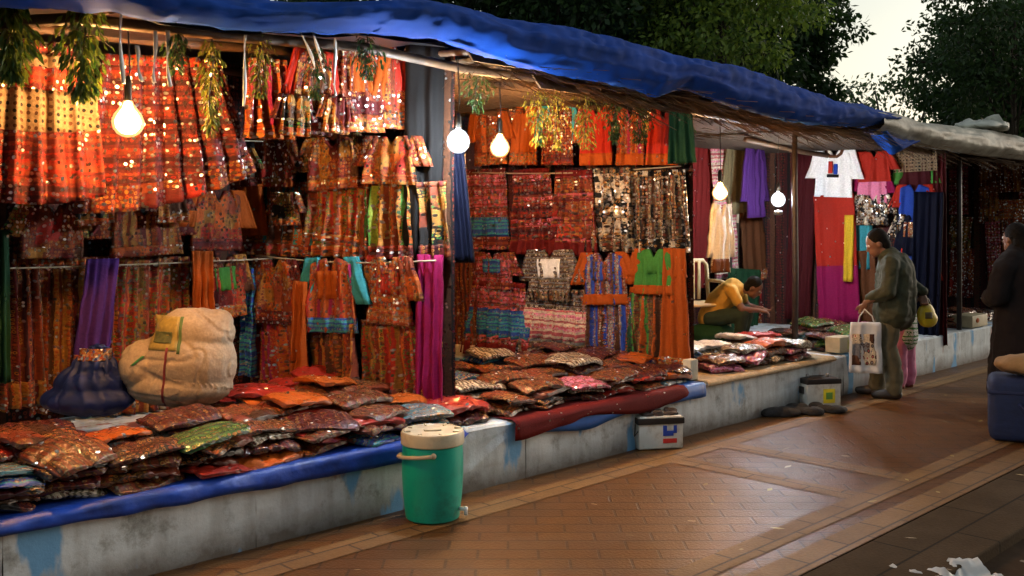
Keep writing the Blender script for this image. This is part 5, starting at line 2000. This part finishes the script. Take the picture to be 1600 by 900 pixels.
db = MB()
for sg in (1, -1):
    db.limb([(dp_(0, .09 * sg, .85), .085), (dp_(.02, .10 * sg, .47), .058), (dp_(0, .10 * sg, .08), .04)])
    db.limb([(dp_(-.02, .10 * sg, .04), .04), (dp_(.14, .11 * sg, .03), .03)])
    db.limb([(dp_(.0, .17 * sg, 1.30), .052), (dp_(.02, .24 * sg, 1.02), .042), (dp_(.18, .10 * sg, .98), .028)])
    hand(db, dp_(.18, .10 * sg, .98), dp_(.5, -1 * sg, 0), UPV, .6)
db.limb([(dp_(0, 0, .86), .12), (dp_(0, 0, 1.05), .11), (dp_(0, 0, 1.25), .12), (dp_(.02, 0, 1.38), .055), (dp_(.03, 0, 1.45), .05)])
dh = dp_(.05, 0, 1.49)
ey = head(db, dh, df, UPV)
fuse(db.build('body', M_skin, dk), .010, 3)
eyes(ey, dk)
fuse(cap_hair(dh, df, UPV, 1.06, .36).build('hair', M_hair, dk), .012, 3)
dc = MB().limb([(dp_(0, 0, .14), .27), (dp_(0, 0, .55), .24), (dp_(0, 0, .90), .20), (dp_(0, 0, 1.20), .20), (dp_(.01, 0, 1.33), .12), (dp_(.02, 0, 1.385), .085)])
for sg in (1, -1):
    dc.limb([(dp_(0, .10 * sg, 1.28), .12), (dp_(0, .20 * sg, 1.24), .10), (dp_(.02, .27 * sg, 1.0), .09), (dp_(.18, .12 * sg, .97), .085), (dp_(.23, .0, .97), .08)])
o = dc.build('shawl', simple('maroon_shawl', (.004, .0015, .002), 1.0, 12, .3, bump=.3), dk)
fuse(o, .016, 3)
for v in o.data.vertices:
    v.co += v.normal * (.016 * noise.fractal(v.co * 7, 1, 2, 3))

# blue padded box with a tan bundle on top, right edge
pb = Vector((3.56, 7.50, -.0))
bx = thing('padded_box', 'dark blue padded box at the pavement edge with a tan bundle on top', 'box', pb, R(-24))
o = MB().box(0, .72, 0, .46, .005, .475, .06).build('box_body', simple('blue_canvas', (.004, .014, .062), .75, 20, .25, bump=.3), bx)
auto_smooth(MB().box(-.006, .726, -.006, .466, .36, .385, .006).build('lid_seam', simple('navy_piping', (.005, .012, .06), .6), bx))
MB().tube([(.2, -.02, .30), (.25, -.05, .24), (.45, -.05, .24), (.5, -.02, .30)], .014, 8).build('carry_strap', MATS['navy_piping'], bx)
m = MB()
m.ball((0, 0, .085), (.34, .2, .09), 26, 16)
m.ball((.22, .02, .10), (.22, .19, .10), 22, 14)
o = m.build('cloth_bundle', simple('tan_cloth', (.26, .15, .06), .85, 10, .25, bump=.4), None, True, pb + Matrix.Rotation(R(-24), 3, 'Z') @ Vector((.38, .23, .478)), R(-24))
fuse(o, .013, 3)
for v in o.data.vertices:
    v.co += v.normal * (.022 * noise.fractal(v.co * 6, 1, 2, 4))
    v.co.z = max(.001, v.co.z)
tag(o, 'tan rolled cloth bundle lying on the dark blue padded box', 'bundle')

# crumpled white plastic on the dirt at the frame's lower edge
p = on_z(1470, 905, -.05)
vs, fs = [], []
for j in range(19):
    for i in range(29):
        x, y = -.24 + .48 * i / 28, -.14 + .22 * j / 18
        z = .035 + .05 * noise.fractal(Vector((x * 9, y * 9, 2)), 1, 2, 4) + .02 * abs(noise.noise(Vector((x * 18, y * 18, 7))))
        vs.append((x + .02 * noise.noise(Vector((y * 20, x * 3, 1))), y + .02 * noise.noise(Vector((x * 15, y * 3, 4))), max(0, z)))
for j in range(18):
    for i in range(28):
        a = j * 29 + i
        fs.append((a, a + 1, a + 30, a + 29))
o = mesh_obj('plastic_litter', vs, fs, simple('litter_white', (.5, .5, .48), .5, 9, .2), None, [(v[0], v[1]) for v in vs], True, p, R(10))
tag(o, 'crumpled white plastic litter on the dark ground beside the kerb', 'litter')

# coloured print on the T-shirt: plain blocks of colour
if tee is not None:
    r = [o for o in C.objects if o.get('label', '').startswith('white T-shirt')][0]
    for (x, z, rx, rz_, mt) in ((-.03, -.22, .026, .07, 'RED'), (.03, -.24, .022, .06, 'BLU'), (.0, -.32, .07, .018, 'BLK')):
        MB().box(x - rx, x + rx, -.036, -.020, z - rz_, z + rz_, .006).build('print_patch', F[mt], r)
    MB().tube([(-.10, -.012, .0), (-.085, -.022, -.06), (-.04, -.026, -.095), (.04, -.026, -.095), (.085, -.022, -.06), (.10, -.012, .0)], .018, 8).build('collar', F['BRN'], r)
    # magenta lower half of the long dress
    r = [o for o in C.objects if o.get('label', '').startswith('long red dress')][0]
    src = [c for c in r.children][0].data
    xs = [v.co.x for v in src.vertices]
    zs = [v.co.z for v in src.vertices]
    s_ = GSEED[0]
    w, h = max(xs) - min(xs), -min(zs)
    bmx = bmesh.new()
    bmx.from_mesh(src)
    bmesh.ops.delete(bmx, geom=[f for f in bmx.faces if f.calc_center_median().z > -h * .56], context='FACES')
    for v in bmx.verts:
        v.co += v.normal * .006
    me = bpy.data.meshes.new('lower_length')
    bmx.to_mesh(me)
    bmx.free()
    me.materials.clear()
    me.materials.append(F['MAG'])
    lo_ = bpy.data.objects.new('lower_length', me)
    C.objects.link(lo_)
    lo_.parent = r


# ------------------------------------------------------------------ trees behind the row
def tree(px, dist, zc, rad, label, seed, leafmat, nclump=170, per=130, leaf=.10, trunk_r=.22, squash=.75, lean=0, gap=None):
    r_ = random.Random(seed)
    rng = np.random.default_rng(seed)
    x, y = (px - HX) / FPX * dist, dist
    t_ = thing('tree', label, 'tree', (x, y, -.06), 0, 'trees behind the stalls')
    bark = simple('bark', (.05, .035, .024), .9, 12, .4, bump=.7)
    top = Vector((lean, 0, zc))
    m = MB()
    m.tube([(0, 0, 0), (.05, .02, zc * .25), (lean * .4, .05, zc * .55), tuple(top)], [trunk_r * 1.35, trunk_r, trunk_r * .8, trunk_r * .45], 12)
    cl = []
    for k in range(nclump):
        while True:
            v = Vector((r_.uniform(-1, 1), r_.uniform(-1, 1), r_.uniform(-1, 1)))
            if .25 < v.length < 1:
                break
        v = v * (0.9 + .35 * noise.noise(v * 2 + Vector((seed, 0, 0))))
        cl.append(top + Vector((v.x * rad, v.y * rad * .8, v.z * rad * squash)))
    for k in range(0, nclump, 9):
        a = Vector((0, 0, zc * r_.uniform(.45, .9)))
        a.x = lean * a.z / zc
        c = cl[k]
        m.tube([a, a.lerp(c, .5) + Vector((0, 0, .25)), c], [trunk_r * .35, trunk_r * .2, .02], 7)
    m.build('trunk', bark, t_)
    V, Fc = [], []
    for c in cl:
        cr = rad * r_.uniform(.13, .24)
        n = int(per * r_.uniform(.6, 1.3))
        d = rng.normal(0, 1, (n, 3))
        d /= np.linalg.norm(d, axis=1)[:, None]
        pos = np.array(c) + d * (cr * rng.random((n, 1)) ** .5) * np.array([1.15, 1.0, .8])
        dr_ = rng.normal(0, .7, (n, 3)) + np.array([0, 0, -.5]) + d * .6
        dr_ /= np.linalg.norm(dr_, axis=1)[:, None]
        sd = np.cross(dr_, rng.normal(0, 1, (n, 3)))
        sd /= np.linalg.norm(sd, axis=1)[:, None] + 1e-9
        s = leaf * rng.uniform(.6, 1.35, (n, 1))
        V.append(np.stack([pos, pos + dr_ * s * .5 + sd * s * .24, pos + dr_ * s, pos + dr_ * s * .5 - sd * s * .24], 1).reshape(-1, 3))
    V = np.concatenate(V)
    nq = len(V) // 4
    me = bpy.data.meshes.new('crown')
    me.vertices.add(len(V))
    me.vertices.foreach_set('co', V.astype(np.float32).ravel())
    me.loops.add(nq * 4)
    me.loops.foreach_set('vertex_index', np.arange(nq * 4, dtype=np.int32))
    me.polygons.add(nq)
    me.polygons.foreach_set('loop_start', np.arange(0, nq * 4, 4, dtype=np.int32))
    me.update(calc_edges=True)
    me.materials.append(leafmat)
    o = bpy.data.objects.new('crown', me)
    C.objects.link(o)
    o.parent = t_
    return t_


LT1 = make_leaf('tree_leaf_dark', [(.014, .042, .010), (.030, .075, .016), (.050, .10, .02), (.02, .055, .013)], .35)
LT2 = make_leaf('tree_leaf_lamplit', [(.07, .14, .018), (.16, .26, .03), (.26, .34, .04), (.09, .17, .025)], .4)  # brighter leaf colour stands in for foliage lit by the lamps
LT3 = make_leaf('tree_leaf_mid', [(.02, .05, .012), (.035, .08, .018), (.05, .10, .02)], .3)
tree(840, 13.0, 4.7, 2.4, 'dark leafy tree behind the second stall, left of the other trees', 11, LT1, 230, 150, .10, .16, .9)
tree(1000, 15.0, 4.9, 2.7, 'dense dark tree rising behind the middle of the blue tarpaulin', 12, LT1, 270, 150, .11, .18, .9)
tree(1130, 12.0, 4.5, 1.5, 'tree with lamplight painted into its yellow green leaves above the vendor stall roof', 13, LT2, 130, 150, .075, .07)
tree(1215, 16.0, 4.6, 1.3, 'dark tree beside the bright gap of sky', 14, LT1, 130, 120, .11, .12, 1.2)
tree(1590, 17.5, 4.0, 1.85, 'broad dark tree behind the farthest stall roof', 15, LT1, 230, 140, .12, .15, .9)
tree(1585, 14.5, 4.6, 1.7, 'mid green tree with drooping sprays right of the sky gap', 16, LT3, 160, 120, .09, .05, 1.15)
tree(1400, 22.0, 3.8, 2.0, 'low distant tree seen through the gap of sky', 17, LT3, 70, 55, .13, .08)
tree(640, 12.0, 4.6, 1.9, 'dark tree behind the first stall roof, nearest the camera', 18, LT1, 140, 140, .09, .12)
tree(1760, 20.0, 3.6, 2.6, 'dark tree past the far end of the stalls', 31, LT1, 130, 110, .14, .16, 1.0)
tree(2000, 24.0, 3.8, 3.0, 'dark tree beyond the pavement past the far end of the stalls', 32, LT1, 130, 110, .16, .16, 1.0)
# unseen tree line added across the path to keep low skylight off the stalls
for i, lab in enumerate(('first unseen tree added across the path to block skylight, nearest the near end', 'second unseen tree added across the path to block skylight', 'third unseen tree added across the path to block skylight',
                         'fourth unseen tree added across the path to block skylight', 'fifth unseen tree added across the path to block skylight', 'last unseen tree added across the path to block skylight')):
    w_ = W(-9 + i * 4.3, -10.5 - .6 * (i % 2))
    tree(HX + FPX * w_.x / w_.y if abs(w_.y) > .2 else HX, w_.y if abs(w_.y) > .2 else .2, 3.3, 3.1, lab, 50 + i, LT1, 110, 90, .24, .2, 1.15)
print('objects', len(bpy.data.objects))
